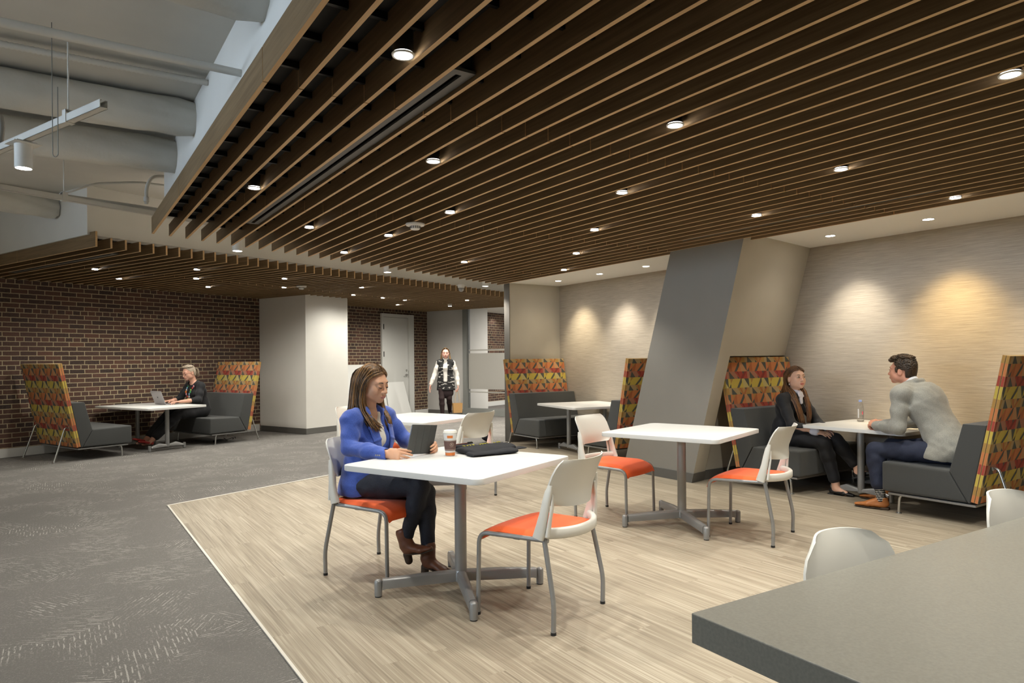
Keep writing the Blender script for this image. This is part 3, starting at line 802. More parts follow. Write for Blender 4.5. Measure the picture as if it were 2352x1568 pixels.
def fabric(bm, L_, H_, to3, flip=False):
    "geometric weave: rows of shards; to3(u, v, lift) maps panel coordinates to 3-D"
    TW = 0.335
    rows = [('M', 0.070), ('O', 0.097), ('R', 0.077), ('Y', 0.097)]
    def add(pts, c, x, y, h, lift):
        p = clip([(x + q[0] * TW, y + q[1] * h) for q in pts], 0, L_, 0, H_)
        if len(p) < 3: return
        vs = [bm.verts.new(to3(q[0], q[1], lift)) for q in p]
        if flip: vs = vs[::-1]
        try: f = bm.faces.new(vs); f.material_index = FI[c]
        except Exception: pass
    y = H_ + 0.012; k = 0
    while y > 0:
        ty, h = rows[k % 4]; y -= h; k += 1
        for j in range(-2, int(L_ / TW) + 2):
            x = j * TW + 0.10
            if ty in 'OY':
                A, B, Cc = ('peach', 'orange', 'deep') if ty == 'O' else ('pyell', 'yellow', 'must')
                add([(-0.1, 0), (0.9, 0), (0.9, 1), (-0.1, 1)], B, x, y, h, 0.0004)
                add([(0, 1), (.22, 1), (.03, 0)], 'gray', x, y, h, 0.0012)
                add([(.22, 1), (.36, 1), (.37, .6), (.56, 0), (.03, 0)], A, x, y, h, 0.0008)
                add([(.33, 1), (.36, 1), (.37, .6), (.56, 0), (.31, 0)], B, x, y, h, 0.0012)
                add([(.345, 1), (.39, 1), (.64, 0), (.53, 0), (.365, .6)], 'gray', x, y, h, 0.0016)
                add([(.72, 1), (.78, 1), (.90, .5), (.90, 0), (.74, 0)], Cc if ty == 'O' else 'yellow', x, y, h, 0.0008)
                add([(.76, 1), (.90, 1), (.90, .45)], 'must', x, y, h, 0.0016)
                add([(.90, .45), (1.03, 0), (.91, 0)], 'gray', x, y, h, 0.0016)
            else:
                A, B, Cc = ('pink', 'red', 'dred') if ty == 'R' else ('tan', 'must', 'fab')
                if Cc == 'fab': Cc = 'deep'
                add([(-0.1, 0), (0.9, 0), (0.9, 1), (-0.1, 1)], A, x, y, h, 0.0004)
                add([(.03, 1), (.65, 1), (.43, 0), (.05, 0)], B, x, y, h, 0.0008)
                if ty == 'R':
                    add([(.05, 1), (.18, 1), (.40, 0), (.27, 0)], Cc, x, y, h, 0.0012)
                    add([(.46, 1), (.54, 1), (.40, 0.1)], Cc, x, y, h, 0.0012)
                else:
                    add([(.12, 1), (.18, 1), (.38, 0), (.30, 0)], 'deep', x, y, h, 0.0012)
                    add([(.52, 1), (.46, 1), (.36, 0), (.42, 0)], 'deep', x, y, h, 0.0012)
                    add([(.28, 1), (.36, 1), (.36, .2)], 'peach', x, y, h, 0.0014)
                add([(.17, 1), (.27, 1), (.24, .6)], 'gray', x, y, h, 0.0016)
                add([(.43, 0), (.53, 0), (.53, .4)], 'gray', x, y, h, 0.0016)
                add([(.90, 1), (.93, 0), (.68, 0)], 'gray', x, y, h, 0.0016)

def rounded_prism(prof, x0, x1, r):
    bm = bmesh.new(); side_prism(bm, prof, x0, x1)
    bmesh.ops.bevel(bm, geom=list(bm.edges), offset=r, segments=4, profile=0.6, affect='EDGES', clamp_overlap=True)
    return bm

BL = 0.575
def make_bench():
    t = thing('booth_bench', 'x', 'bench', (0, 0, 0))
    prof = [(0.0, 0.178), (0.0, 0.425), (-0.52, 0.415), (-0.650, 0.182)]
    finish('seat', rounded_prism(prof, -BL, BL, 0.022), M['grey_fabric'], t, 50)
    prof = [(-0.525, 0.412), (-0.622, 0.785), (-0.785, 0.785), (-0.668, 0.182), (-0.655, 0.182)]
    finish('backrest', rounded_prism(prof, -BL, BL, 0.016), M['grey_fabric'], t, 50)
    # tall panel: two padded leaves
    a0 = Vector((0, -0.674, 0.195)); a1 = Vector((0, -0.893, 1.312)); up = (a1 - a0).normalized(); nrm = Vector((0, up.z, -up.y)); H_ = (a1 - a0).length
    bm = bmesh.new()
    for off in (0.0, -0.026):
        vs = []
        for dx in (-BL, BL):
            for s, o_ in ((0, 0), (H_, 0), (H_, -0.022), (0, -0.022)):
                p = a0 + up * s + nrm * (o_ + off); vs.append(bm.verts.new((dx, p.y, p.z)))
        a, b = vs[:4], vs[4:]
        fs = [bm.faces.new(a), bm.faces.new(b[::-1])]
        for i in range(4): fs.append(bm.faces.new((a[(i + 1) % 4], a[i], b[i], b[(i + 1) % 4])))
        for f in fs: f.material_index = FI['tan']
        bmesh.ops.recalc_face_normals(bm, faces=fs)
    fabric(bm, 2 * BL, H_, lambda u, v, l: (u - BL, *(a0 + up * v + nrm * l).yz))
    fabric(bm, 2 * BL, H_, lambda u, v, l: (BL - u, *(a0 + up * v + nrm * (-0.048 - l)).yz))
    # patterned edges of the leaves
    for side in (-1, 1):
        for off in (0.0, -0.026):
            y = H_ + 0.012; k = 0
            while y > 0:
                h, c = ((0.07, 'must'), (0.097, 'orange'), (0.077, 'red'), (0.097, 'yellow'))[k % 4]; k += 1
                y1 = min(H_, y); y -= h; y0 = max(0, y)
                vs = [bm.verts.new((side * (BL + 0.0004), *(a0 + up * s + nrm * (o_ + off)).yz)) for s, o_ in ((y0, -0.002), (y1, -0.002), (y1, -0.020), (y0, -0.020))]
                f = bm.faces.new(vs if side < 0 else vs[::-1]); f.material_index = FI[c]
    finish('privacy_panel', bm, [M[n] for n in FAB], t)
    bm = bmesh.new()
    box(bm, -BL + 0.02, BL - 0.02, -0.70, -0.04, 0.150, 0.170, bev=0.004)
    finish('underframe', bm, M['silver'], t)
    for sx in (-1, 1):
        bm = bmesh.new(); x = sx * (BL - 0.045)
        tube(bm, arc_path([(x, -0.40, 0.163), (x, -0.125, 0.163), (x, -0.115, 0.008)], 0.05), 0.011, 10)
        lathe(bm, [(0.001, 0.0), (0.024, 0.0), (0.024, 0.006), (0.012, 0.012), (0.001, 0.012)], 20, mt=Matrix.Translation((x, -0.115, 0)))
        finish('front_leg', bm, M['chrome'], t, 60)
        bm = bmesh.new(); x = sx * (BL - 0.13)
        tube(bm, arc_path([(x, -0.735, 0.455), (x, -0.81, 0.455), (x + sx * 0.02, -0.955, 0.008)], 0.06), 0.011, 10)
        cyl(bm, (x, -0.768, 0.455), (x, -0.775, 0.455), 0.024, n=16)
        lathe(bm, [(0.001, 0.0), (0.024, 0.0), (0.024, 0.006), (0.012, 0.012), (0.001, 0.012)], 20, mt=Matrix.Translation((x + sx * 0.02, -0.955, 0)))
        finish('rear_leg', bm, M['chrome'], t, 60)
    return t
GBN = 'high backed booth benches in charcoal with geometric panels'
b = make_bench(); b.location = (6.355, 3.07, 0.001); b['group'] = GBN; b['label'] = 'booth bench under the man in the grey jacket at the right edge'
dup(b, (6.355, 3.835, 0.001), PI, 'booth bench the long haired woman sits on, beside the slanted column')
dup(b, (6.355, 7.065, 0.001), 0, 'mostly hidden booth bench behind the slanted column, facing away')
dup(b, (6.355, 7.99, 0.001), PI, 'empty booth bench against the side wall of the mid bay')
dup(b, (*W(5.045, 10.47), -0.004), WA - PI / 2, 'booth bench at far left seen from behind, by the brick wall')
dup(b, (*W(6.245, 10.47), -0.004), WA + PI / 2, 'booth bench the woman with the laptop sits on')

# ------------------------------------------------------------ tables
def rounded_rect(hx, hy, r, n=6):
    pts = []
    for cx_, cy_, a0_ in ((hx - r, hy - r, 0), (-hx + r, hy - r, PI / 2), (-hx + r, -hy + r, PI), (hx - r, -hy + r, 3 * PI / 2)):
        for k in range(n + 1):
            a_ = a0_ + PI / 2 * k / n; pts.append((cx_ + r * math.cos(a_), cy_ + r * math.sin(a_)))
    return pts
def top_bm(hx, hy, r, z, th):
    bm = bmesh.new(); prism(bm, rounded_rect(hx, hy, r), z - th, z)
    es = [e for e in bm.edges if abs(e.verts[0].co.z - e.verts[1].co.z) < 1e-6]
    bmesh.ops.bevel(bm, geom=es, offset=0.003, segments=2, affect='EDGES', profile=0.5)
    return bm
def base_arm(bm, ang, r_out, z_hub=0.118, z_tip=0.098, w0=0.026, w1=0.021):
    "tapering cast arm with a rounded foot at its end"
    c, s = math.cos(ang), math.sin(ang); secs = []
    for t, hw, zt, zb in ((0.02, w0, z_hub, 0.060), (0.45, 0.024, 0.112, 0.052), (0.86, w1, z_tip, 0.046), (1.0 - 0.045 / r_out, w1, z_tip - 0.001, 0.040)):
        r_ = t * r_out; ring = []
        for a_, b_ in ((-hw, zb), (-hw, zt - 0.010), (-hw * 0.6, zt), (hw * 0.6, zt), (hw, zt - 0.010), (hw, zb)):
            ring.append(bm.verts.new((r_ * c - a_ * s, r_ * s + a_ * c, b_)))
        secs.append(ring)
    for a_, b_ in zip(secs, secs[1:]):
        for k in range(6): bm.faces.new((a_[k], a_[(k + 1) % 6], b_[(k + 1) % 6], b_[k]))
    bm.faces.new(secs[0]); bm.faces.new(secs[-1][::-1])
    lathe(bm, [(0.001, 0.004), (w1, 0.006), (w1 + 0.001, 0.085), (w1 - 0.004, z_tip - 0.004), (0.001, z_tip + 0.001)], 16, mt=Matrix.Translation(((r_out - 0.022) * c, (r_out - 0.022) * s, 0)))
    bmesh.ops.recalc_face_normals(bm, faces=bm.faces)

def cafe_table(loc, rz, label):
    t = thing('cafe_table', label, 'table', loc, rz, 'square white cafe tables on the wood floor')
    finish('tabletop', top_bm(0.4675, 0.4675, 0.05, 0.74, 0.030), M['laminate'], t, 40)
    bm = bmesh.new(); cyl(bm, (0, 0, 0.095), (0, 0, 0.71), 0.034, n=28); lathe(bm, [(0.034, 0.055), (0.042, 0.06), (0.042, 0.10), (0.034, 0.118)], 24)
    finish('column', bm, M['silver'], t, 40)
    bm = bmesh.new(); box(bm, -0.12, 0.12, -0.12, 0.12, 0.700, 0.711); finish('mounting_plate', bm, M['silver'], t)
    for k in range(4):
        bm = bmesh.new(); base_arm(bm, PI / 4 + k * PI / 2, 0.485)
        leg = finish('leg', bm, M['silver'], t, 45)
        c, s = math.cos(PI / 4 + k * PI / 2) * 0.463, math.sin(PI / 4 + k * PI / 2) * 0.463
        bm = bmesh.new(); cyl(bm, (c, s, 0), (c, s, 0.008), 0.019, n=16); finish('glide', bm, M['rubber'], leg)
    return t
Z0 = 0.001
T1 = cafe_table((1.905, 3.405, Z0), math.radians(23.5), 'nearest white square table, where the woman in blue sits')
T2 = cafe_table((4.08, 3.735, Z0), math.radians(19), 'white square table in front of the slanted column with two empty chairs')
T0 = cafe_table((2.995, 6.20, Z0), math.radians(23.5), 'white square table behind the woman in blue, mostly hidden')

def booth_table(loc, rz, hx, hy, label, p0_, p1_):
    t = thing('booth_table', label, 'table', loc, rz, 'rectangular white tables between booth benches')
    finish('tabletop', top_bm(hx, hy, 0.045, 0.655, 0.030), M['laminate'], t, 40)
    for y in (p0_, p1_):
        bm = bmesh.new(); cyl(bm, (0, y, 0.05), (0, y, 0.626), 0.030, n=24); finish('column', bm, M['silver'], t, 40)
        bm = bmesh.new(); base_arm(bm, 0, 0.30, 0.085, 0.07, 0.024, 0.020); base_arm(bm, PI, 0.30, 0.085, 0.07, 0.024, 0.020)
        bmesh.ops.translate(bm, verts=bm.verts, vec=(0, y, 0))
        finish('foot_bar', bm, M['silver'], t, 45)
    bm = bmesh.new(); box(bm, -0.02, 0.02, p0_, p1_, 0.60, 0.626); finish('stretcher', bm, M['silver'], t)
    return t
booth_table((6.455, 3.47, Z0), math.radians(-90), 0.485, 0.475, 'white booth table with a water bottle on it', -0.28, 0.25)
booth_table((6.33, 7.575, Z0), math.radians(-99.3), 0.56, 0.535, 'empty white booth table in the mid bay, left of the slanted column', -0.30, 0.30)
booth_table((*W(5.60, 10.42), -0.004), WA + math.radians(4), 0.47, 0.70, 'white booth table holding the laptop, against the brick wall', -0.40, 0.35)

# ------------------------------------------------------------ chairs
def sweep_rect(bm, pts, ws, hs, side=None):
    "sweep a bevelled rectangle: ws = full width along `side`, hs = full depth"
    rings = []
    for i, p in enumerate(pts):
        p = Vector(p); t = (Vector(pts[min(i + 1, len(pts) - 1)]) - Vector(pts[max(i - 1, 0)])).normalized()
        sd = Vector(side[i] if isinstance(side, list) else side); sd = (sd - t * sd.dot(t)).normalized(); n_ = t.cross(sd)
        w_, h_ = ws[i] / 2, hs[i] / 2; b_ = min(w_, h_) * 0.5
        ring = [bm.verts.new(p + sd * a_ + n_ * c_) for a_, c_ in ((-w_, -h_ + b_), (-w_, h_ - b_), (-w_ + b_, h_), (w_ - b_, h_), (w_, h_ - b_), (w_, -h_ + b_), (w_ - b_, -h_), (-w_ + b_, -h_))]
        rings.append(ring)
    for a_, b_ in zip(rings, rings[1:]):
        for k in range(8): bm.faces.new((a_[k], a_[(k + 1) % 8], b_[(k + 1) % 8], b_[k]))
    bm.faces.new(rings[0][::-1]); bm.faces.new(rings[-1])

def make_chair():
    t = thing('side_chair', 'x', 'chair', (0, 0, 0))
    # upholstered seat with a waterfall front
    bm = bmesh.new(); nx, ny = 18, 26; top = []; bot = []
    for j in range(ny + 1):
        v = j / ny; y = -0.205 + v * 0.455
        hw = 0.222 - 0.035 * max(0, (0.18 - v) / 0.18) ** 2 + 0.006 * v
        drop = 0.0 if v < 0.62 else 0.060 * ((v - 0.62) / 0.38) ** 2.2
        yy = y - (0.0 if v < 0.9 else 0.006 * ((v - 0.9) / 0.1) ** 2)
        ra = []; rb = []
        for i in range(nx + 1):
            u = -1 + 2 * i / nx; x = hw * math.sin(u * PI / 2) if abs(u) > 2 else hw * u
            edge = (1 - min(1, (1 - abs(u)) / 0.16)) ** 2.2 * 0.020 * min(1, 0.15 + v / 0.35)
            end = (1 - min(1, min(v, 1 - v) / 0.06)) ** 2 * (0.018 if v > 0.5 else 0.005)
            bow = 0.020 * (1 - u * u) * v * v
            z = 0.462 - drop - edge - end + 0.004 * (1 - u * u) - 0.006 * math.sin(PI * v) * (1 - u * u)
            ra.append(bm.verts.new((x, yy + bow, z))); rb.append(bm.verts.new((x * 0.985, yy + bow - 0.004, min(z - 0.004, 0.428 + 0.018 * max(0, 1 - v / 0.35) - drop * 0.95))))
        top.append(ra); bot.append(rb)
    for j in range(ny):
        for i in range(nx):
            bm.faces.new((top[j][i], top[j][i + 1], top[j + 1][i + 1], top[j + 1][i])); bm.faces.new((bot[j][i + 1], bot[j][i], bot[j + 1][i], bot[j + 1][i + 1]))
        bm.faces.new((top[j][0], top[j + 1][0], bot[j + 1][0], bot[j][0])); bm.faces.new((top[j + 1][nx], top[j][nx], bot[j][nx], bot[j + 1][nx]))
    for i in range(nx):
        bm.faces.new((top[0][i + 1], top[0][i], bot[0][i], bot[0][i + 1])); bm.faces.new((top[ny][i], top[ny][i + 1], bot[ny][i + 1], bot[ny][i]))
    finish('seat', bm, M['seat_orange'], t, 60)
    # one-piece back shell: curved panel + posts + lower ring
    bm = bmesh.new()
    zs = [0.585, 0.600, 0.63, 0.67, 0.71, 0.75, 0.785, 0.808, 0.820, 0.826]
    def hwf(z): return 0.212 + 0.022 * math.sin(PI * min(1, max(0, (z - 0.56) / 0.30))) - 0.024 * max(0, (z - 0.79) / 0.036) ** 2.0 + (-0.030 * max(0, (0.62 - z) / 0.035) ** 1.0)
    def ybf(z): return -0.262 - 0.060 * max(0, (z - 0.66) / 0.166) ** 1.7 + 0.010 * math.sin(PI * (z - 0.58) / 0.12) * (z < 0.70)
    nu = 24; F = []; B = []
    for z in zs:
        fa = []; ba = []
        for i in range(nu + 1):
            u = -1 + 2 * i / nu
            x = hwf(z) * u; bow = (0.078 - 0.018 * (z - 0.58) / 0.24) * abs(u) ** 2.2
            zz = z + (0.012 * (u * u) if z < 0.60 else 0) - (0.004 * (1 - u * u) if z > 0.81 else 0)
            th = 0.005 if z < 0.82 else 0.003
            fa.append(bm.verts.new((x, ybf(z) + bow + th, zz))); ba.append(bm.verts.new((x * 1.006, ybf(z) + bow - th, zz)))
        F.append(fa); B.append(ba)
    n_ = len(zs) - 1
    for j in range(n_):
        for i in range(nu):
            bm.faces.new((F[j][i], F[j + 1][i], F[j + 1][i + 1], F[j][i + 1])); bm.faces.new((B[j][i], B[j][i + 1], B[j + 1][i + 1], B[j + 1][i]))
        bm.faces.new((F[j][0], B[j][0], B[j + 1][0], F[j + 1][0])); bm.faces.new((F[j][nu], F[j + 1][nu], B[j + 1][nu], B[j][nu]))
    for i in range(nu):
        bm.faces.new((F[0][i], F[0][i + 1], B[0][i + 1], B[0][i])); bm.faces.new((F[n_][i], B[n_][i], B[n_][i + 1], F[n_][i + 1]))
    for sx in (-1, 1):
        pts = [(sx * 0.250, -0.150, 0.448), (sx * 0.249, -0.164, 0.50), (sx * 0.245, -0.178, 0.56), (sx * 0.239, -0.188, 0.62), (sx * 0.234, -0.198, 0.67), (sx * 0.230, -0.208, 0.705)]
        sweep_rect(bm, pts, [0.060, 0.052, 0.044, 0.040, 0.036, 0.020], [0.034, 0.032, 0.030, 0.026, 0.020, 0.012], (0, 1, 0))
        pts = [(sx * 0.240, -0.196, 0.46), (sx * 0.232, -0.204, 0.53), (sx * 0.222, -0.212, 0.60), (sx * 0.214, -0.210, 0.66)]
        sweep_rect(bm, pts, [0.05, 0.04, 0.03, 0.02], [0.016, 0.014, 0.012, 0.010], (1, 0.3, 0))
    pts = []; sd = []
    for k in range(25):
        u = -1 + 2 * k / 24; pts.append((0.250 * u, -0.272 + 0.118 * abs(u) ** 2.4, 0.470 - 0.004 * (1 - u * u)))
        sd.append((0, 0, 1))
    sweep_rect(bm, pts, [0.052] * 25, [0.030] * 25, sd)
    bmesh.ops.recalc_face_normals(bm, faces=bm.faces)
    finish('back_shell', bm, M['plastic'], t, 50)
    for sx in (-1, 1):
        bm = bmesh.new()
        tube(bm, arc_path([(sx * 0.236, 0.232, 0.010), (sx * 0.232, 0.225, 0.424), (sx * 0.228, -0.19, 0.436)], 0.06, 8), 0.0115, 12)
        f = finish('front_leg', bm, M['silver'], t, 60)
        bm = bmesh.new(); cyl(bm, (sx * 0.236, 0.232, 0), (sx * 0.236, 0.232, 0.014), 0.0125, n=14); finish('glide', bm, M['rubber'], f)
        bm = bmesh.new()
        tube(bm, arc_path([(sx * 0.2525, -0.232, 0.010), (sx * 0.2525, -0.236, 0.145), (sx * 0.236, -0.172, 0.455)], 0.05, 6), 0.0125, 12)
        f = finish('rear_leg', bm, M['silver'], t, 60)
        bm = bmesh.new(); cyl(bm, (sx * 0.2525, -0.232, 0), (sx * 0.2525, -0.232, 0.014), 0.0135, n=14); finish('glide', bm, M['rubber'], f)
    bm = bmesh.new(); box(bm, -0.225, 0.225, -0.02, 0.015, 0.415, 0.428); box(bm, -0.225, 0.225, 0.14, 0.17, 0.412, 0.424)
    finish('seat_support', bm, M['silver'], t)
    return t
chair = make_chair()
GCH = 'white backed side chairs with orange seats'
def place(pos, deg, lab):
    global chair_used
    rz = math.radians(deg - 90)
    if not chair.get('group'): chair.location = (*pos, Z0); chair.rotation_euler = (0, 0, rz); chair['label'] = lab; chair['group'] = GCH; return chair
    return dup(chair, (*pos, Z0), rz, lab, GCH)
place((2.102, 2.905), 111.5, 'empty chair nearest the camera, its white back toward us')
place((1.690, 4.035), -62, 'chair the woman in the blue jacket sits on')
place((4.255, 3.228), 109.5, 'empty chair on the near right of the table by the slanted column')
place((3.87, 4.27), -72, 'empty chair left of the table by the slanted column, orange seat toward us')
place((3.19, 5.70), 111.5, 'empty chair behind the coffee cup and cloth bag')
place((2.72, 6.83), -66, 'chair almost hidden behind the woman in blue, only its orange seat showing')

def make_shell_chair():
    "one-piece white shell on four slim legs"
    t = thing('shell_chair', 'x', 'chair', (0, 0, 0))
    bm = bmesh.new(); nu = 28; prof = [(0.205, 0.425), (0.19, 0.440), (0.10, 0.438), (0.0, 0.430), (-0.10, 0.430), (-0.155, 0.445), (-0.182, 0.490), (-0.190, 0.56), (-0.193, 0.63), (-0.198, 0.70), (-0.205, 0.74), (-0.212, 0.77), (-0.220, 0.795), (-0.226, 0.810), (-0.229, 0.817)]
    F = []; B = []
    for y, z in prof:
        hw = 0.208 * (1 - 0.40 * max(0, (z - 0.66) / 0.157) ** 3.2); fa = []; ba = []
        for i in range(nu + 1):
            u = -1 + 2 * i / nu; bow = 0.048 * u * u * min(1, max(0, (z - 0.44) / 0.10)); up = 0.020 * u * u if z < 0.45 else 0
            zz = z - 0.010 * (u * u) ** 2 * (z > 0.78) + up; n_ = (0, 1) if z > 0.5 else (0, 0)
            fa.append(bm.verts.new((hw * u, y + bow + 0.004 * (z > 0.47), zz + 0.004 * (z <= 0.47)))); ba.append(bm.verts.new((hw * u, y + bow - 0.004 * (z > 0.47), zz - 0.004 * (z <= 0.47))))
        F.append(fa); B.append(ba)
    m_ = len(prof) - 1
    for j in range(m_):
        for i in range(nu):
            bm.faces.new((F[j][i], F[j][i + 1], F[j + 1][i + 1], F[j + 1][i])); bm.faces.new((B[j][i + 1], B[j][i], B[j + 1][i], B[j + 1][i + 1]))
        bm.faces.new((F[j][0], F[j + 1][0], B[j + 1][0], B[j][0])); bm.faces.new((F[j + 1][nu], F[j][nu], B[j][nu], B[j + 1][nu]))
    for i in range(nu): bm.faces.new((F[0][i + 1], F[0][i], B[0][i], B[0][i + 1])); bm.faces.new((F[m_][i], F[m_][i + 1], B[m_][i + 1], B[m_][i]))
    bmesh.ops.recalc_face_normals(bm, faces=bm.faces)
    finish('shell', bm, M['plastic'], t, 60)
    for sx in (-1, 1):
        for sy in (-1, 1):
            bm = bmesh.new(); tube(bm, [(sx * 0.14, sy * 0.11, 0.424), (sx * 0.20, sy * 0.19, 0.0)], 0.010, 10); finish('leg', bm, M['silver'], t, 60)
    return t
sc1 = make_shell_chair(); sc1.location = (1.825, 0.905, Z0); sc1.rotation_euler = (0, 0, math.radians(-93.8 - 90)); sc1['group'] = 'white shell chairs at the grey slab table'
sc1['label'] = 'white shell chair tucked at the grey slab table, left one'
dup(sc1, (2.85, 0.885, Z0), math.radians(-92 - 90), 'white shell chair at the grey slab table, cut by the right edge')

# ------------------------------------------------------------ big grey table in the corner
t = thing('work_table', 'thick grey slab table filling the lower right corner', 'table', (1.182, 1.057, Z0), math.radians(-1.6))
bm = bmesh.new(); box(bm, 0, 3.4, -1.12, 0, 0.672, 0.74)
bmesh.ops.bevel(bm, geom=[e for e in bm.edges], offset=0.0025, segments=2, affect='EDGES', profile=0.5)
M['slab'] = mat('grey_solid_surface', (0.205, 0.195, 0.165), 0.33, spec=0.5, noise=(140, 0.10)); finish('tabletop', bm, M['slab'], t)
M['brown'] = mat_wood('brown_veneer', (0.10, 0.045, 0.025), (0.17, 0.08, 0.045), 2)
for x in (0.20, 3.1):
    bm = bmesh.new(); box(bm, x, x + 0.06, -0.92, -0.20, 0, 0.672); finish('side_panel', bm, M['brown'], t)
bm = bmesh.new(); box(bm, 0.26, 3.1, -0.60, -0.57, 0.20, 0.672); finish('modesty_panel', bm, M['brown'], t)
# ================================================================== implicit-surface modelling for the people
def V3(*a): return np.array(a, dtype=float)
def nrm(v): v = np.asarray(v, float); return v / (np.linalg.norm(v) + 1e-12)
class SDF:
    def __init__(s, k=0.02): s.p = []; s.k = k
    def _add(s, fn, lo, hi, k, op): s.p.append((fn, np.array(lo), np.array(hi), s.k if k is None else k, op)); return s
    def cone(s, a, b, ra, rb=None, k=None, op='u'):
        rb = ra if rb is None else rb; a = np.array(a, float); b = np.array(b, float); ab = b - a; L2 = ab @ ab + 1e-12; R = max(ra, rb)
        def fn(p):
            t = np.clip(((p - a) @ ab) / L2, 0, 1); q = p - a - t[..., None] * ab
            return np.sqrt((q * q).sum(-1)) - (ra + (rb - ra) * t)
        return s._add(fn, np.minimum(a, b) - R, np.maximum(a, b) + R, k, op)
    def chain(s, pts, rs, k=None, op='u'):
        for i in range(len(pts) - 1): s.cone(pts[i], pts[i + 1], rs[i], rs[i + 1], k, op)
        return s
    def ell(s, c, r, R=None, k=None, op='u'):
        c = np.array(c, float); r = np.array(r, float); R_ = np.eye(3) if R is None else np.array(R)[:3, :3]; m = r.min(); big = r.max()
        def fn(p):
            q = ((p - c) @ R_) / r; l = np.sqrt((q * q).sum(-1)); l2 = np.sqrt(((q / r) ** 2).sum(-1)) + 1e-9
            return l * (l - 1) / l2
        return s._add(fn, c - big, c + big, k, op)
    def econe(s, a, b, wa, wb, da, db, side, k=None, op='u'):
        "elliptic tapered segment, half widths w along `side`, d across"
        a = np.array(a, float); b = np.array(b, float); ab = b - a; L2 = ab @ ab + 1e-12; ax = ab / math.sqrt(L2)
        sd = np.array(side, float); sd = nrm(sd - ax * (sd @ ax)); n = np.cross(ax, sd); R = max(wa, wb, da, db)
        def fn(p):
            t = np.clip(((p - a) @ ab) / L2, 0, 1); q = p - a - t[..., None] * ab
            w_ = wa + (wb - wa) * t; d_ = da + (db - da) * t; m = np.minimum(w_, d_)
            x = (q @ sd) / w_; y = (q @ n) / d_; z = (q @ ax) / m
            l = np.sqrt(x * x + y * y + z * z); l2 = np.sqrt((x / w_) ** 2 + (y / d_) ** 2 + (z / m) ** 2) + 1e-9
            return l * (l - 1) / l2
        return s._add(fn, np.minimum(a, b) - R, np.maximum(a, b) + R, k, op)
    def box(s, c, h, R=None, r=0.005, k=None, op='u'):
        c = np.array(c, float); h = np.array(h, float); R_ = np.eye(3) if R is None else np.array(R)[:3, :3]; big = float(np.linalg.norm(h)) + r
        def fn(p):
            q = np.abs((p - c) @ R_) - h; o = np.maximum(q, 0)
            return np.sqrt((o * o).sum(-1)) + np.minimum(q.max(-1), 0) - r
        return s._add(fn, c - big, c + big, k, op)
    def fn(s, f, lo, hi, k=None, op='u'): return s._add(f, lo, hi, k, op)
    def mesh(s, vox, disp=None):
        un = [q for q in s.p if q[4] == 'u']
        lo = np.min([q[1] for q in un], 0) - 3 * vox - 0.01; hi = np.max([q[2] for q in un], 0) + 3 * vox + 0.01
        N = np.ceil((hi - lo) / vox).astype(int) + 1
        F_ = np.full(N, 0.05, dtype=np.float32)
        for fn, a, b, k, op in s.p:
            m = max(k, 0.0) + 2.5 * vox + 0.004
            i0 = np.clip(np.floor((a - m - lo) / vox).astype(int), 0, N - 1); i1 = np.clip(np.ceil((b + m - lo) / vox).astype(int) + 1, 1, N)
            if (i1 <= i0).any(): continue
            g = np.stack(np.meshgrid(*[lo[j] + vox * np.arange(i0[j], i1[j]) for j in range(3)], indexing='ij'), -1)
            d = fn(g).astype(np.float32); sl = tuple(slice(i0[j], i1[j]) for j in range(3)); f = F_[sl]
            kk = max(k, 1e-5)
            if op == 'u':
                h = np.maximum(kk - np.abs(f - d), 0) / kk; F_[sl] = np.minimum(f, d) - h * h * kk / 4
            elif op == 's':
                d = -d; h = np.maximum(kk - np.abs(f - d), 0) / kk; F_[sl] = np.maximum(f, d) + h * h * kk / 4
        if disp is not None:
            idx = np.argwhere(np.abs(F_) < 0.02); pos = lo + idx * vox
            F_[tuple(idx.T)] += disp(pos).astype(np.float32)
        return surface_nets(F_, lo, vox)

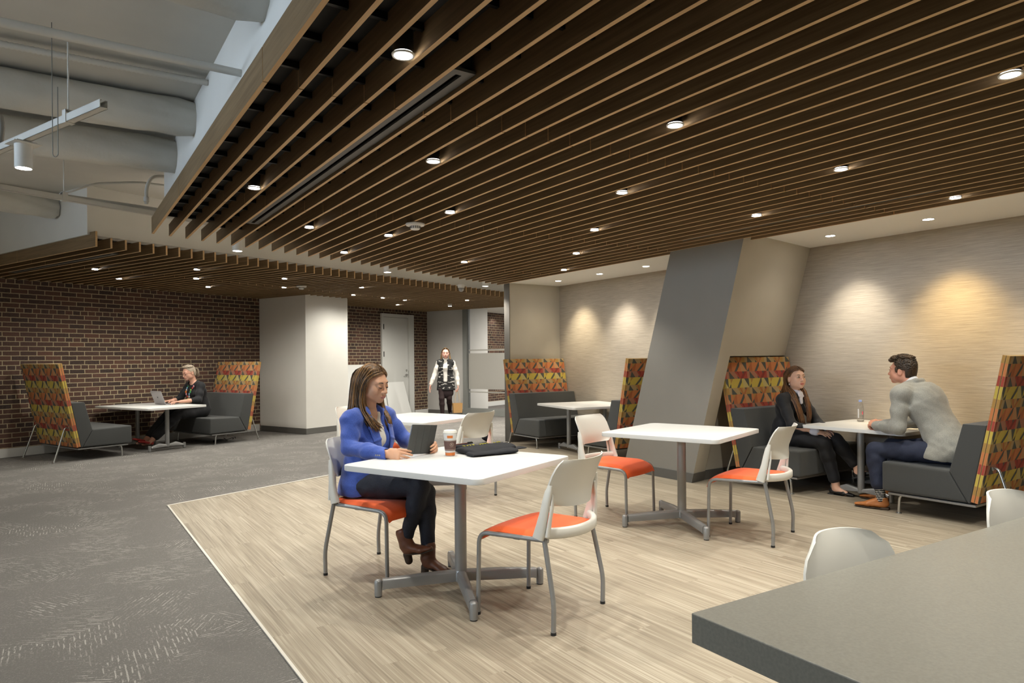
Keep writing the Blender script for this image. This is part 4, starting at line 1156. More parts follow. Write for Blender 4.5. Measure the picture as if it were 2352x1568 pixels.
def surface_nets(F_, lo, vox):
    inside = F_ < 0; c = [slice(0, -1), slice(1, None)]
    cnt = np.zeros(np.array(F_.shape) - 1, np.int8)
    for i in (0, 1):
        for j in (0, 1):
            for k in (0, 1): cnt += inside[c[i], c[j], c[k]]
    act = (cnt > 0) & (cnt < 8); idx = np.argwhere(act); vid = -np.ones(act.shape, np.int32); vid[act] = np.arange(len(idx))
    acc = np.zeros((len(idx), 3)); n = np.zeros(len(idx)); cor = np.array([(i, j, k) for i in (0, 1) for j in (0, 1) for k in (0, 1)])
    vals = np.stack([F_[tuple((idx + o).T)] for o in cor], 1).astype(float)
    for a in range(8):
        for b in range(a + 1, 8):
            if np.abs(cor[a] - cor[b]).sum() != 1: continue
            va, vb = vals[:, a], vals[:, b]; m = (va < 0) != (vb < 0)
            t = np.where(m, va / np.where(m, va - vb, 1), 0)
            acc += np.where(m[:, None], cor[a] + t[:, None] * (cor[b] - cor[a]), 0); n += m
    verts = lo + (idx + acc / np.maximum(n, 1)[:, None]) * vox
    quads = []
    for ax in range(3):
        o = [j for j in range(3) if j != ax]
        s0 = [slice(None)] * 3; s1 = [slice(None)] * 3; s0[ax] = slice(0, -1); s1[ax] = slice(1, None)
        cr = inside[tuple(s0)] != inside[tuple(s1)]; e = np.argwhere(cr)
        e = e[(e[:, o[0]] > 0) & (e[:, o[1]] > 0) & (e[:, o[0]] < act.shape[o[0]]) & (e[:, o[1]] < act.shape[o[1]])]
        if not len(e): continue
        d0 = np.zeros(3, int); d0[o[0]] = 1; d1 = np.zeros(3, int); d1[o[1]] = 1
        q = np.stack([vid[tuple((e).T)], vid[tuple((e - d0).T)], vid[tuple((e - d0 - d1).T)], vid[tuple((e - d1).T)]], 1)
        fl = inside[tuple(e.T)]
        if ax == 1: fl = ~fl
        q[fl] = q[fl][:, ::-1]; quads.append(q)
    Q = np.concatenate(quads); Q = Q[(Q >= 0).all(1)]
    return verts, Q[:, ::-1]

def mesh_from(name, parts, mats, parent):
    "parts: list of (verts, quads, material index or callable(centres)->indices)"
    V_ = []; Fq = []; MI = []; off = 0
    for v, q, mi in parts:
        V_.append(v); Fq.append(q + off)
        if callable(mi): MI.append(mi(v[q].mean(1)))
        else: MI.append(np.full(len(q), mi))
        off += len(v)
    V_ = np.concatenate(V_); Fq = np.concatenate(Fq); MI = np.concatenate(MI).astype(np.int32)
    me = bpy.data.meshes.new(name)
    me.vertices.add(len(V_)); me.vertices.foreach_set('co', V_.astype(np.float32).ravel())
    me.loops.add(4 * len(Fq)); me.loops.foreach_set('vertex_index', Fq.astype(np.int32).ravel())
    me.polygons.add(len(Fq)); me.polygons.foreach_set('loop_start', np.arange(0, 4 * len(Fq), 4, dtype=np.int32))
    me.update(calc_edges=True); me.validate()
    o = new_obj(name, me, mats, parent)
    if len(me.polygons) == len(MI): me.polygons.foreach_set('material_index', MI)
    me.polygons.foreach_set('use_smooth', np.ones(len(me.polygons), bool))
    me.update(); return o

def tube_np(pts, rs, n=8, flat=1.0, side=None):
    "numpy tube -> verts, quads (open ended but tapering to ~0)"
    P_ = np.array(pts, float); m = len(P_); V_ = []; prev = None
    for i in range(m):
        t = nrm(P_[min(i + 1, m - 1)] - P_[max(i - 1, 0)])
        if prev is None: u = np.cross(t, V3(0, 0, 1) if abs(t[2]) < 0.9 else V3(0, 1, 0)) if side is None else np.array(side, float)
        else: u = prev
        u = nrm(u - t * (u @ t)); prev = u; v = np.cross(t, u)
        a = np.arange(n) * 2 * PI / n; V_.append(P_[i] + (np.cos(a)[:, None] * u + np.sin(a)[:, None] * v * flat) * rs[i])
    Q = []
    for i in range(m - 1):
        for k in range(n): Q.append((i * n + k, i * n + (k + 1) % n, (i + 1) * n + (k + 1) % n, (i + 1) * n + k))
    return np.concatenate(V_), np.array(Q)

def spline(pts, n):
    P_ = [np.array(p, float) for p in pts]; P_ = [2 * P_[0] - P_[1]] + P_ + [2 * P_[-1] - P_[-2]]; out = []
    seg = len(P_) - 3
    for i in range(n):
        x = i / (n - 1) * seg; j = min(int(x), seg - 1); t = x - j; a, b, c, d = P_[j:j + 4]
        out.append(0.5 * ((2 * b) + (-a + c) * t + (2 * a - 5 * b + 4 * c - d) * t * t + (-a + 3 * b - 3 * c + d) * t ** 3))
    return out

def rot_head(yaw, pitch, roll=0.0):
    return np.array(Matrix.Rotation(yaw, 3, 'Z') @ Matrix.Rotation(-pitch, 3, 'X') @ Matrix.Rotation(roll, 3, 'Y'))

class Head:
    "head frame: x right, y forward, z up; origin between the ears"
    def __init__(s, c, yaw=0, pitch=0, roll=0, sc_=1.0, fem=True): s.c = np.array(c, float); s.R = rot_head(yaw, pitch, roll); s.s = sc_; s.fem = fem
    def w(s, *p): return s.c + s.R @ (np.array(p, float) * s.s)
    def loc(s, P_): return ((P_ - s.c) @ s.R) / s.s
    def sdf(s, neck_to, neck_r=0.052):
        S = SDF(0.02); R = s.R; k = s.s; E = lambda c, r, kk=None, op='u': S.ell(s.w(*c), np.array(r) * k, R, kk, op)
        j = 1.0 if s.fem else 1.10
        E((0, -0.014, 0.030), (0.073, 0.093, 0.086)); E((0, 0.022, -0.010), (0.064, 0.066, 0.080), 0.02)
        E((0, 0.036, -0.062), (0.050 * j, 0.048, 0.042), 0.03); E((0, 0.066, -0.094), (0.021 * j, 0.018, 0.016), 0.022)
        for q in (-1, 1):
            E((q * 0.036, 0.052, -0.030), (0.026, 0.024, 0.026), 0.022)
            E((q * 0.050, 0.010, -0.062), (0.016 * j, 0.034, 0.022), 0.03)
            E((q * 0.030, 0.099, 0.001), (0.017, 0.013, 0.010), 0.016, 's')
            E((q * 0.030, 0.0765, 0.000), (0.0155, 0.0135, 0.0125), 0.006)
            E((q * 0.011, 0.098, -0.036), (0.0085, 0.009, 0.0072), 0.007)
            E((q * 0.075, -0.012, -0.012), (0.007, 0.019, 0.030), 0.008)
            E((q * 0.083, -0.012, -0.010), (0.006, 0.010, 0.018), 0.006, 's')
        E((0, 0.072, 0.026), (0.046, 0.016, 0.010 if s.fem else 0.013), 0.022)
        S.cone(s.w(0, 0.084, 0.014), s.w(0, 0.104, -0.028), 0.0065 * k, 0.0095 * k, 0.012)
        E((0, 0.107, -0.033), (0.010, 0.010, 0.009), 0.008)
        E((0, 0.081, -0.056), (0.026, 0.015, 0.022), 0.014)
        E((0, 0.0945, -0.0610), (0.0215, 0.0062, 0.0042), 0.006); E((0, 0.0925, -0.0700), (0.018, 0.0068, 0.0052), 0.006)
        E((0, 0.1015, -0.0655), (0.021, 0.005, 0.0010), 0.003, 's')
        S.cone(s.w(0, -0.025, -0.04), neck_to, neck_r * k * 0.98, neck_r, 0.03)
        return S
    def lips(s, cen):
        q = s.loc(cen); x, y, z = q.T
        up = ((x / 0.0235) ** 2 + ((z + 0.0615) / 0.0050) ** 2) < 1; lo_ = ((x / 0.020) ** 2 + ((z + 0.0705) / 0.0060) ** 2) < 1
        return ((up | lo_) & (y > 0.082)).astype(int)
    def face_bits(s, eyes='open', look=0.0):
        "brows, lashes, eyes -> mesh parts with material slots 2 dark, 3 white, 4 iris"
        out = []
        for q in (-1, 1):
            pts = [s.w(q * 0.013, 0.0905, 0.0225), s.w(q * 0.025, 0.0905, 0.0265), s.w(q * 0.038, 0.0835, 0.0265), s.w(q * 0.049, 0.0725, 0.0205)]
            v, f = tube_np(spline(pts, 10), np.array([0.0022, 0.0032, 0.0036, 0.0036, 0.0034, 0.0030, 0.0026, 0.0020, 0.0014, 0.0006]) * s.s, 6, 0.8); out.append((v, f, 2))
            if eyes == 'down':
                pts = [s.w(q * 0.0165, 0.0870, -0.004), s.w(q * 0.024, 0.0918, -0.0068), s.w(q * 0.033, 0.0915, -0.0072), s.w(q * 0.0445, 0.083, -0.004)]
                v, f = tube_np(spline(pts, 10), np.array([0.0008, 0.0014, 0.0020, 0.0024, 0.0026, 0.0026, 0.0026, 0.0024, 0.0018, 0.0008]) * s.s, 6); out.append((v, f, 2))
            else:
                a = SDF(0.0); a.ell(s.w(q * 0.030, 0.0815, 0.0), V3(0.0120, 0.0100, 0.0058) * s.s, s.R); v, f = a.mesh(0.0016); out.append((v, f, 3))
                a = SDF(0.0); a.ell(s.w(q * 0.030 + look * 0.004, 0.0865, 0.0), V3(0.0052, 0.0062, 0.0054) * s.s, s.R); v, f = a.mesh(0.0012); out.append((v, f, 4))
                pts = [s.w(q * 0.0165, 0.0880, 0.000), s.w(q * 0.024, 0.0920, 0.0058), s.w(q * 0.035, 0.0910, 0.0058), s.w(q * 0.045, 0.082, 0.000)]
                v, f = tube_np(spline(pts, 9), np.array([0.0006, 0.0012, 0.0016, 0.0018, 0.0018, 0.0018, 0.0016, 0.0014, 0.0006]) * s.s, 6); out.append((v, f, 2))
        return out

def hand_sdf(S, wrist, fwd, back, side, curl=(0.5, 0.6, 0.7, 0.8), thumb=0.6, s=1.0, spread=0.10, thumb_curl=0.4, inc=None, tb=0.25):
    """palm + five fingers. fwd: wrist->knuckles, back: out of the back of the hand,
    side=+1 if the thumb lies towards cross(fwd, back)."""
    f = nrm(fwd); b = np.array(back, float); b = nrm(b - f * (b @ f)); t = np.cross(f, b) * side; wrist = np.array(wrist, float)
    S.econe(wrist - f * 0.01, wrist + f * 0.030 * s, 0.024 * s, 0.033 * s, 0.018 * s, 0.015 * s, t, 0.010)
    S.econe(wrist + f * 0.025 * s, wrist + f * 0.078 * s, 0.034 * s, 0.037 * s, 0.015 * s, 0.011 * s, t, 0.010)
    offs = (0.029, 0.0100, -0.0095, -0.0280); lens = ((0.043, 0.026, 0.021), (0.047, 0.030, 0.023), (0.043, 0.028, 0.022), (0.034, 0.021, 0.019)); ks = (0.086, 0.090, 0.086, 0.078)
    for i in range(4):
        base = wrist + f * (ks[i] - 0.006) * s + t * offs[i] * s; a = curl[i] * 0.8; p = base
        dirn = nrm(f + t * spread * (1.2, 0.3, -0.5, -1.5)[i]); r0 = (0.0088, 0.0090, 0.0086, 0.0076)[i] * s
        for j in range(3):
            d = nrm(dirn * math.cos(a) - b * math.sin(a)); q = p + d * lens[i][j] * s
            S.cone(p, q, r0 * (1, 0.93, 0.86)[j], r0 * (0.93, 0.86, 0.74)[j], 0.0025 if j else 0.006); p = q; a += (curl[i] * (1.1, 0.8)[min(j, 1)]) if inc is None else inc
    p0 = wrist + f * 0.018 * s + t * 0.024 * s; d = nrm(f * 0.62 + t * thumb - b * tb); p1 = p0 + d * 0.040 * s
    d2 = nrm(d * math.cos(thumb_curl) + (f * 0.6 - t * 0.5 - b * 0.35) * math.sin(thumb_curl)); p2 = p1 + d2 * 0.032 * s; d3 = nrm(d2 * 1.0 - b * 0.15 * thumb_curl + f * 0.2); p3 = p2 + d3 * 0.025 * s
    S.cone(p0, p1, 0.0150 * s, 0.0115 * s, 0.010); S.cone(p1, p2, 0.0110 * s, 0.0095 * s, 0.003); S.cone(p2, p3, 0.0095 * s, 0.0076 * s, 0.003)
    return S

def folds(amp, sc_=1.0, seed=0.0):
    def f(p):
        x, y, z = p[:, 0] * sc_, p[:, 1] * sc_, p[:, 2] * sc_
        a = np.sin(38 * z + 9 * np.sin(11 * x + seed) + 7 * np.sin(9 * y + 2 * seed)); b = np.sin(27 * x - 31 * y + 17 * z + 4 * np.sin(19 * z + seed))
        c = np.sin(61 * z + 33 * x + 5 * np.sin(14 * y))
        return amp * (0.5 * np.maximum(a, -0.3) + 0.35 * b + 0.2 * c)
    return f

class Body:
    "joint dictionary in person space (x right, y forward, z up)"
    def __init__(s, J, fem=True): s.J = {k: np.array(v, float) for k, v in J.items()}; s.fem = fem
    def torso(s, S, g=0.0, lower=0.0, k=0.03):
        J = s.J; sd = J['shR'] - J['shL']; hp = J['hipR'] - J['hipL']; f = 0.92 if s.fem else 1.08; mid = (J['pelvis'] + J['chest']) / 2
        S.econe(J['pelvis'], J['pelvis'] + (mid - J['pelvis']) * 0.5, 0.168 * f ** .3 + g, 0.140 * f + g, 0.108 + g, 0.098 * f + g, hp, k)
        S.econe(J['pelvis'] + (mid - J['pelvis']) * 0.5, mid, 0.140 * f + g, 0.130 * f + g, 0.098 * f + g, 0.092 * f + g, hp, k)
        S.econe(mid, J['chest'], 0.130 * f + g, 0.158 * f + g, 0.092 * f + g, 0.108 * f + g, sd, k)
        S.econe(J['chest'], J['neck'] * 0.75 + J['chest'] * 0.25, 0.158 * f + g, 0.085 + g, 0.108 * f + g, 0.055 + g, sd, k)
        S.cone((J['neck'] * 1.5 + J['shR']) / 2.5, J['shR'], 0.046 + g, 0.050 * f + g, k + 0.01); S.cone((J['neck'] * 1.5 + J['shL']) / 2.5, J['shL'], 0.046 + g, 0.050 * f + g, k + 0.01)
        return S
    def arm(s, S, q, g=0.0, upto=1.0, k=0.02, bag=0.0):
        J = s.J; sh, el, wr = J['sh' + q], J['el' + q], J['wr' + q]; f = 0.9 if s.fem else 1.08
        S.chain([sh, (sh + el) / 2, el], [0.052 * f + g, 0.044 * f + g + bag, 0.038 * f + g + bag], k)
        e = el + (wr - el) * upto; m = (el + e) / 2
        S.chain([el, m, e], [0.038 * f + g + bag, 0.035 * f + g + bag, 0.025 * f + g + (0.035 - 0.025) * f * (1 - upto) + bag * 0.6], k)
        return S
    def leg(s, S, q, g=0.0, upto=1.0, k=0.02, flare=0.0):
        J = s.J; h, n, a = J['hip' + q], J['kn' + q], J['an' + q]; f = 1.0
        S.chain([h, (h + n) / 2, n], [0.083 * f + g, 0.070 * f + g, 0.053 * f + g], k)
        e = n + (a - n) * upto
        c = n + (a - n) * 0.33 * upto; S.chain([n, c, e], [0.053 + g, 0.053 * f + g + flare * 0.3, 0.034 + g + flare], k)
        return S

def hairmat(name, dark, light, rough=0.35):
    m = mat(name, dark, rough, spec=0.5); g = NB(m); tc = g.n('ShaderNodeTexCoord'); gi = g.n('ShaderNodeNewGeometry')
    a = g.noise(g.comb(*[g.m('MULTIPLY', c, k_) for c, k_ in zip(g.sep(tc.outputs['Object'])[:3], (150.0, 150.0, 9.0))]), 1.0, 3)
    a = g.m('ADD', g.m('MULTIPLY', a, 0.8), g.m('MULTIPLY', gi.outputs['Random Per Island'], 0.35))
    g.l(g.mix(g.rng(a, 0.42, 0.80, 0, 1), dark, light), g.b.inputs['Base Color']); g.bump(a, 0.5, 0.004)
    return m
skin = lambda n, c: mat(n, c, 0.48, spec=0.4, noise=(30, 0.04), sss=0.12)
M['brow'] = mat('brow_dark', (0.025, 0.016, 0.010), 0.7); M['eyewhite'] = mat('eye_white', (0.70, 0.67, 0.62), 0.3); M['iris'] = mat('iris', (0.03, 0.02, 0.012), 0.15)

def locks(head, roots_paths, n=10, r0=0.010, r1=0.003, flat=0.6, seg=7):
    out = []
    for i, path in enumerate(roots_paths):
        P_ = spline(path, n); rs = [r0 * (0.35 + 0.65 * min(1, j / 2.0)) * (1 - (j / (n - 1)) ** 3) + r1 * (j / (n - 1)) for j in range(n)]; rs[-1] = 0.0006
        out.append((*tube_np(P_, rs, seg, flat), 0))
    return out

def skullz(x, y): return 0.036 + 0.095 * math.sqrt(max(0.02, 1 - (x / 0.084) ** 2 - ((y + 0.018) / 0.106) ** 2))
def scalp(head, vox=0.003, thick=1.07, hairline=0.040, ear=0.012, lift=0.0, disp=None, back=-0.075):
    "hair cap over the skull with the face cut away"
    S = SDF(0.01); s = head.s
    S.ell(head.w(0, -0.018, 0.036 + lift), V3(0.080, 0.100, 0.090) * s * thick / 1.05, head.R)
    S.ell(head.w(0, -0.050, -0.020), V3(0.070, 0.062, 0.075) * s * thick / 1.05, head.R, 0.03)
    S.box(head.w(0, 0.105, -0.062 + hairline), V3(0.078, 0.085, 0.062) * s, head.R @ np.array(Matrix.Rotation(-0.55, 3, 'X')), 0.01, 0.012, 's')
    S.box(head.w(0, 0.075 + ear, -0.09), V3(0.12, 0.095, 0.085) * s, head.R, 0.01, 0.01, 's')
    S.box(head.w(0, -0.05, back - 0.10), V3(0.12, 0.15, 0.10) * s, head.R, 0.01, 0.01, 's')
    return S.mesh(vox, disp)
# ================================================================== people
def person(label, xy, deg, z=0.0):
    return thing('person', label, 'person', (*xy, z), math.radians(deg - 90))
def A(*v): return np.array(v, float)

# ---------------------------------------------- woman in the blue blazer
w1 = person('seated woman in a bright blue blazer with long brown hair, holding a tablet', (1.643, 4.123), -62)
B = Body(dict(pelvis=(0, -0.02, 0.545), chest=(0, -0.005, 0.845), neck=(0, 0.0, 0.985), shR=(0.158, 0.0, 0.940), shL=(-0.158, 0.01, 0.940),
              elR=(0.220, 0.035, 0.785), elL=(-0.222, 0.12, 0.790), wrR=(0.245, 0.350, 0.768), wrL=(-0.118, 0.372, 0.772),
              hipR=(0.085, 0.0, 0.530), hipL=(-0.085, 0.0, 0.530), knR=(0.015, 0.41, 0.545), knL=(-0.055, 0.40, 0.500),
              anR=(0.055, 0.335, 0.235), anL=(-0.03, 0.435, 0.125)))
H1 = Head((0.002, 0.045, 1.165), -0.02, 0.20, 0.05, 1.0)
mats1 = [skin('skin_olive', (0.66, 0.37, 0.235)), mat('lips', (0.52, 0.21, 0.17), 0.4), M['brow'], M['eyewhite'], M['iris']]
Sh = H1.sdf((0, -0.005, 0.975), 0.050)
hv, hq = Sh.mesh(0.0024)
Sb = SDF(0.03); B.torso(Sb, -0.008); [B.arm(Sb, q, -0.006) for q in 'RL']; [B.leg(Sb, q, -0.006) for q in 'RL']
Sb.cone((0, -0.005, 0.95), (0, 0.0, 1.03), 0.055, 0.048)
bv, bq = Sb.mesh(0.009)
Hh = SDF(0.01)
# right hand: fingers run along the tablet's back, thumb on the screen side
Hh.cone(B.J['wrR'] - A(0.0, 0.05, 0), B.J['wrR'], 0.026, 0.024)
hand_sdf(Hh, B.J['wrR'], (-0.16, 0.95, 0.05), (0.92, 0.22, 0.32), -1, (1.25, 1.30, 1.36, 1.45), 0.30, 0.92, 0.06, 0.7, inc=0.16, tb=1.1)
Hh.cone(B.J['wrL'] - A(-0.0, 0.05, 0), B.J['wrL'], 0.025, 0.023)
hand_sdf(Hh, B.J['wrL'], (0.10, 0.95, 0.05), (-0.92, 0.25, 0.25), 1, (1.35, 1.40, 1.45, 1.50), 0.30, 0.90, 0.06, 0.7, inc=0.20, tb=1.1)
hhv, hhq = Hh.mesh(0.0022)
mesh_from('body', [(hv, hq, H1.lips), (bv, bq, 0), (hhv, hhq, 0)] + H1.face_bits('down'), mats1, w1)
# blouse
S = SDF(0.03); B.torso(S, 0.004); S.cone((0, -0.01, 0.93), (0, -0.005, 0.985), 0.075, 0.058)
S.ell((0.065, 0.075, 0.80), (0.055, 0.05, 0.055)); S.ell((-0.065, 0.075, 0.80), (0.055, 0.05, 0.055))
S.ell((0, 0.085, 1.0), (0.040, 0.075, 0.075), None, 0.01, 's'); S.box((0, 0, 1.06), (0.2, 0.2, 0.06), None, 0.01, 0.01, 's')
v, q = S.mesh(0.0045, folds(0.0022, 1.0, 2.0))
mesh_from('blouse', [(v, q, 0)], [mat('cream_silk', (0.80, 0.75, 0.64), 0.45, sheen=0.2)], w1)
# blazer
S = SDF(0.03); B.torso(S, 0.020); B.arm(S, 'R', 0.013, 1.0, 0.025); B.arm(S, 'L', 0.013, 1.0, 0.025)
S.ell((0.068, 0.080, 0.80), (0.062, 0.055, 0.062)); S.ell((-0.068, 0.080, 0.80), (0.062, 0.055, 0.062))
S.econe((0, -0.02, 0.66), (0, -0.035, 0.50), 0.160, 0.190, 0.125, 0.150, (1, 0, 0), 0.03)
S.ell((0.150, 0.0, 0.955), (0.060, 0.055, 0.050)); S.ell((-0.150, 0.01, 0.955), (0.060, 0.055, 0.050))
S.cone((0, -0.045, 0.985), (0.055, 0.0, 0.985), 0.022, 0.018, 0.02); S.cone((0, -0.045, 0.985), (-0.055, 0.0, 0.985), 0.022, 0.018, 0.02)
# front opening from the neck to the hem
S.econe((0, 0.115, 1.05), (0, 0.20, 0.72), 0.074, 0.020, 0.10, 0.10, (1, 0, 0), 0.006, 's')
S.econe((0, 0.20, 0.72), (0, 0.21, 0.44), 0.018, 0.045, 0.12, 0.14, (1, 0, 0), 0.006, 's')
S.ell((0, 0.0, 1.055), (0.058, 0.062, 0.085), None, 0.006, 's')
S.box((0, 0, 0.41), (0.4, 0.4, 0.060), None, 0.005, 0.006, 's')
S.box((0, 0.31, 0.50), (0.3, 0.17, 0.10), None, 0.01, 0.02, 's')
for q_, J_ in (('R', B.J['wrR']), ('L', B.J['wrL'])):
    d = nrm(J_ - B.J['el' + q_]); S.cone(J_ + d * 0.006, J_ + d * 0.05, 0.034, 0.04, 0.002, 's')
v1_, q1_ = S.mesh(0.0040, folds(0.0040, 1.0, 0.7))
# lapels
Lp = SDF(0.010)
for sx in (-1, 1):
    c_ = [(0, -0.060, 1.010), (sx * 0.045, -0.045, 1.008), (sx * 0.068, 0.005, 0.998), (sx * 0.074, 0.055, 0.972)]
    for i_ in range(3): Lp.econe(c_[i_], c_[i_ + 1], 0.020, 0.020, 0.007, 0.007, (sx * 0.5, 0.1, -0.8))
    Lp.econe((sx * 0.078, 0.072, 0.962), (sx * 0.082, 0.110, 0.90), 0.024, 0.034, 0.006, 0.006, (1, 0.4 * -sx, 0)); Lp.econe((sx * 0.082, 0.110, 0.90), (sx * 0.074, 0.134, 0.82), 0.034, 0.030, 0.006, 0.006, (1, 0.3 * -sx, 0)); Lp.econe((sx * 0.074, 0.134, 0.82), (sx * 0.036, 0.142, 0.70), 0.030, 0.006, 0.006, 0.006, (1, 0.25 * -sx, 0))
v2_, q2_ = Lp.mesh(0.0030)
M['blazer'] = mat('blue_wool', (0.045, 0.095, 0.40), 0.8, sheen=0.3, noise=(220, 0.22), bump=(260, 0.25))
bl = mesh_from('blazer', [(v1_, q1_, 0), (v2_, q2_, 0)], [M['blazer']], w1)
bm = bmesh.new()
for k in range(3):
    p = B.J['wrR'] + A(0.036, -0.03 - 0.014 * k, -0.004); bmesh.ops.create_uvsphere(bm, u_segments=8, v_segments=6, radius=0.005, matrix=Matrix.Translation(p))
finish('cuff_button', bm, mat('grey_button', (0.25, 0.25, 0.27), 0.3), bl, 180)
# jeans
S = SDF(0.03); S.econe((0, -0.02, 0.545), (0, -0.01, 0.60), 0.172, 0.150, 0.115, 0.105, (1, 0, 0))
B.leg(S, 'R', 0.004, 0.93); B.leg(S, 'L', 0.004, 0.96)
v, q = S.mesh(0.0048, folds(0.0030, 1.2, 4.0))
mesh_from('jeans', [(v, q, 0)], [mat('navy_denim', (0.014, 0.017, 0.028), 0.75, noise=(200, 0.3), bump=(300, 0.3))], w1)
# ankle boots
M['boot'] = mat('brown_leather', (0.145, 0.055, 0.028), 0.42, noise=(18, 0.25), bump=(60, 0.12)); M['sole'] = mat('boot_sole', (0.055, 0.035, 0.022), 0.7)
def boot(ank, yaw, pitch, nm):
    R = np.array(Matrix.Rotation(yaw, 3, 'Z') @ Matrix.Rotation(pitch, 3, 'X')); w_ = lambda *p: np.array(ank) + R @ np.array(p, float)
    S = SDF(0.015); sd = R @ A(1, 0, 0)
    S.econe(w_(0, 0.0, 0.045), w_(0, -0.004, -0.03), 0.040, 0.036, 0.047, 0.045, sd); S.econe(w_(0, -0.004, -0.03), w_(0, -0.002, -0.065), 0.034, 0.030, 0.045, 0.040, sd)
    S.econe(w_(0, 0.02, -0.055), w_(0, 0.095, -0.088), 0.034, 0.037, 0.030, 0.020, sd); S.econe(w_(0, 0.09, -0.088), w_(0.004, 0.155, -0.098), 0.037, 0.018, 0.020, 0.011, sd)
    S.ell(w_(0, 0, 0.085), (0.030, 0.036, 0.035), R, 0.004, 's')
    v, q = S.mesh(0.0032, folds(0.0010, 2.0, 1.0)); T = SDF(0.004)
    T.econe(w_(0, -0.02, -0.082), w_(0, 0.03, -0.094), 0.028, 0.026, 0.006, 0.006, sd); T.econe(w_(0, 0.03, -0.094), w_(0, 0.10, -0.108), 0.028, 0.036, 0.006, 0.005, sd); T.econe(w_(0, 0.10, -0.108), w_(0.004, 0.160, -0.110), 0.036, 0.016, 0.005, 0.005, sd)
    T.econe(w_(0, -0.022, -0.085), w_(0, -0.026, -0.122), 0.026, 0.024, 0.026, 0.023, sd)
    v2, q2 = T.mesh(0.0032); return mesh_from(nm, [(v, q, 0), (v2, q2, 1)], [M['boot'], M['sole']], w1)
boot((-0.03, 0.435, 0.135), 0.12, 0.0, 'boot'); boot((0.058, 0.330, 0.225), 0.05, 0.40, 'boot')
# hair: side-swept, tucked behind the near ear, falling over both shoulders
rnd = random.Random(3); paths = []
hw = H1.w
for i in range(230):            # near (right) side
    a = rnd.random(); b = rnd.uniform(-1, 1)
    ry = 0.074 - 0.155 * a; ty = 0.050 - 0.145 * a
    root = hw(0.006 + 0.008 * b, ry, skullz(0.01, ry)); t1 = hw(0.064 + 0.004 * b, ty, skullz(0.062, ty) + 0.004); t2 = hw(0.088 + 0.004 * b, 0.018 - 0.11 * a, 0.020 + 0.01 * b); t3 = hw(0.090 + 0.010 * b, 0.004 - 0.095 * a, -0.050)
    e = A(0.088 + 0.030 * b, 0.045 - 0.11 * a + 0.01 * b, 1.015); e2 = A(0.085 + 0.024 * b, 0.105 - 0.17 * a * (a > 0.6) - 0.05 * a, 0.935 - 0.02 * a); e3 = A(0.060 + 0.030 * b, 0.135 - 0.20 * a * (a > 0.6) - 0.04 * a, 0.865 + 0.035 * rnd.random())
    j_ = A(rnd.gauss(0, .006), rnd.gauss(0, .006), 0)
    paths.append([root, t1 + j_ * .4, t2 + j_, t3 + j_, e + j_, e2 + j_ * 1.5, e3 + j_ * 2])
for i in range(180):            # far side
    a = rnd.random(); b = rnd.uniform(-1, 1)
    ry = 0.072 - 0.15 * a; ty = 0.050 - 0.14 * a
    root = hw(0.000 + 0.008 * b, ry, skullz(0.0, ry)); t1 = hw(-0.062, ty, skullz(0.062, ty) + 0.004); t2 = hw(-0.086 + 0.005 * b, 0.016 - 0.10 * a, 0.022); t3 = hw(-0.090 + 0.008 * b, 0.008 - 0.09 * a, -0.055)
    e = A(-0.088 + 0.024 * b, 0.055 - 0.10 * a, 1.010); e2 = A(-0.080 + 0.020 * b, 0.105 - 0.06 * a, 0.950); e3 = A(-0.072 + 0.024 * b, 0.125 - 0.05 * a, 0.885 + 0.03 * rnd.random())
    paths.append([root, t1, t2, t3, e, e2, e3])
for i in range(70):            # back
    b = rnd.uniform(-1, 1)
    paths.append([hw(0.04 * b, -0.05, 0.112), hw(0.075 * b, -0.105, 0.06), hw(0.085 * b, -0.112, -0.03), A(0.10 * b, -0.075, 1.03), A(0.11 * b, -0.085, 0.96), A(0.11 * b, -0.085, 0.90)])
sv, sq = scalp(H1, 0.0032, 1.05, 0.040, 0.0)
M['hair1'] = hairmat('brown_balayage_hair', (0.035, 0.019, 0.009), (0.30, 0.155, 0.055))
mesh_from('hair', [(sv, sq, 0)] + locks(H1, paths, 14, 0.0048, 0.0022, 0.8, 5), [M['hair1']], w1)
# ---------------------------------------------- tablet, cup, bag on the nearest table
def person_pt(root, p):
    return root.matrix_basis @ Vector(p)
def mat_thing(name, label, cat, M4, group=None):
    o = bpy.data.objects.new(name, None); C.objects.link(o); o.matrix_world = M4; o.empty_display_size = 0.1; return tag(o, label, cat, group)
Mt = w1.matrix_basis @ Matrix.Translation((0.045, 0.452, 0.838)) @ Matrix.Rotation(-0.10, 4, 'Y') @ Matrix.Rotation(-0.17, 4, 'X')
t = mat_thing('tablet', 'tablet in a dark grey folding cover held by the woman in blue', 'tablet', Mt)
bm = bmesh.new(); vs = rounded_rect(0.125, 0.088, 0.010, 5)
def slab(bm, y0, y1, hx, hz, r):
    pts = rounded_rect(hx, hz, r, 5); a_ = [bm.verts.new((p[0], y0, p[1])) for p in pts]; b_ = [bm.verts.new((p[0], y1, p[1])) for p in pts]
    bm.faces.new(a_); bm.faces.new(b_[::-1])
    for i in range(len(pts)): bm.faces.new((a_[(i + 1) % len(pts)], a_[i], b_[i], b_[(i + 1) % len(pts)]))
    bmesh.ops.recalc_face_normals(bm, faces=bm.faces)
slab(bm, -0.006, -0.001, 0.125, 0.088, 0.010)
finish('tablet_body', bm, mat('dark_aluminium', (0.10, 0.10, 0.11), 0.35, 0.6), t, 40)
bm = bmesh.new(); slab(bm, -0.0068, -0.0060, 0.120, 0.083, 0.006); finish('screen', bm, mat('screen_glass', (0.01, 0.01, 0.012), 0.1, emit=(0.9, 0.95, 1.0), estr=0.6), t)
bm = bmesh.new()
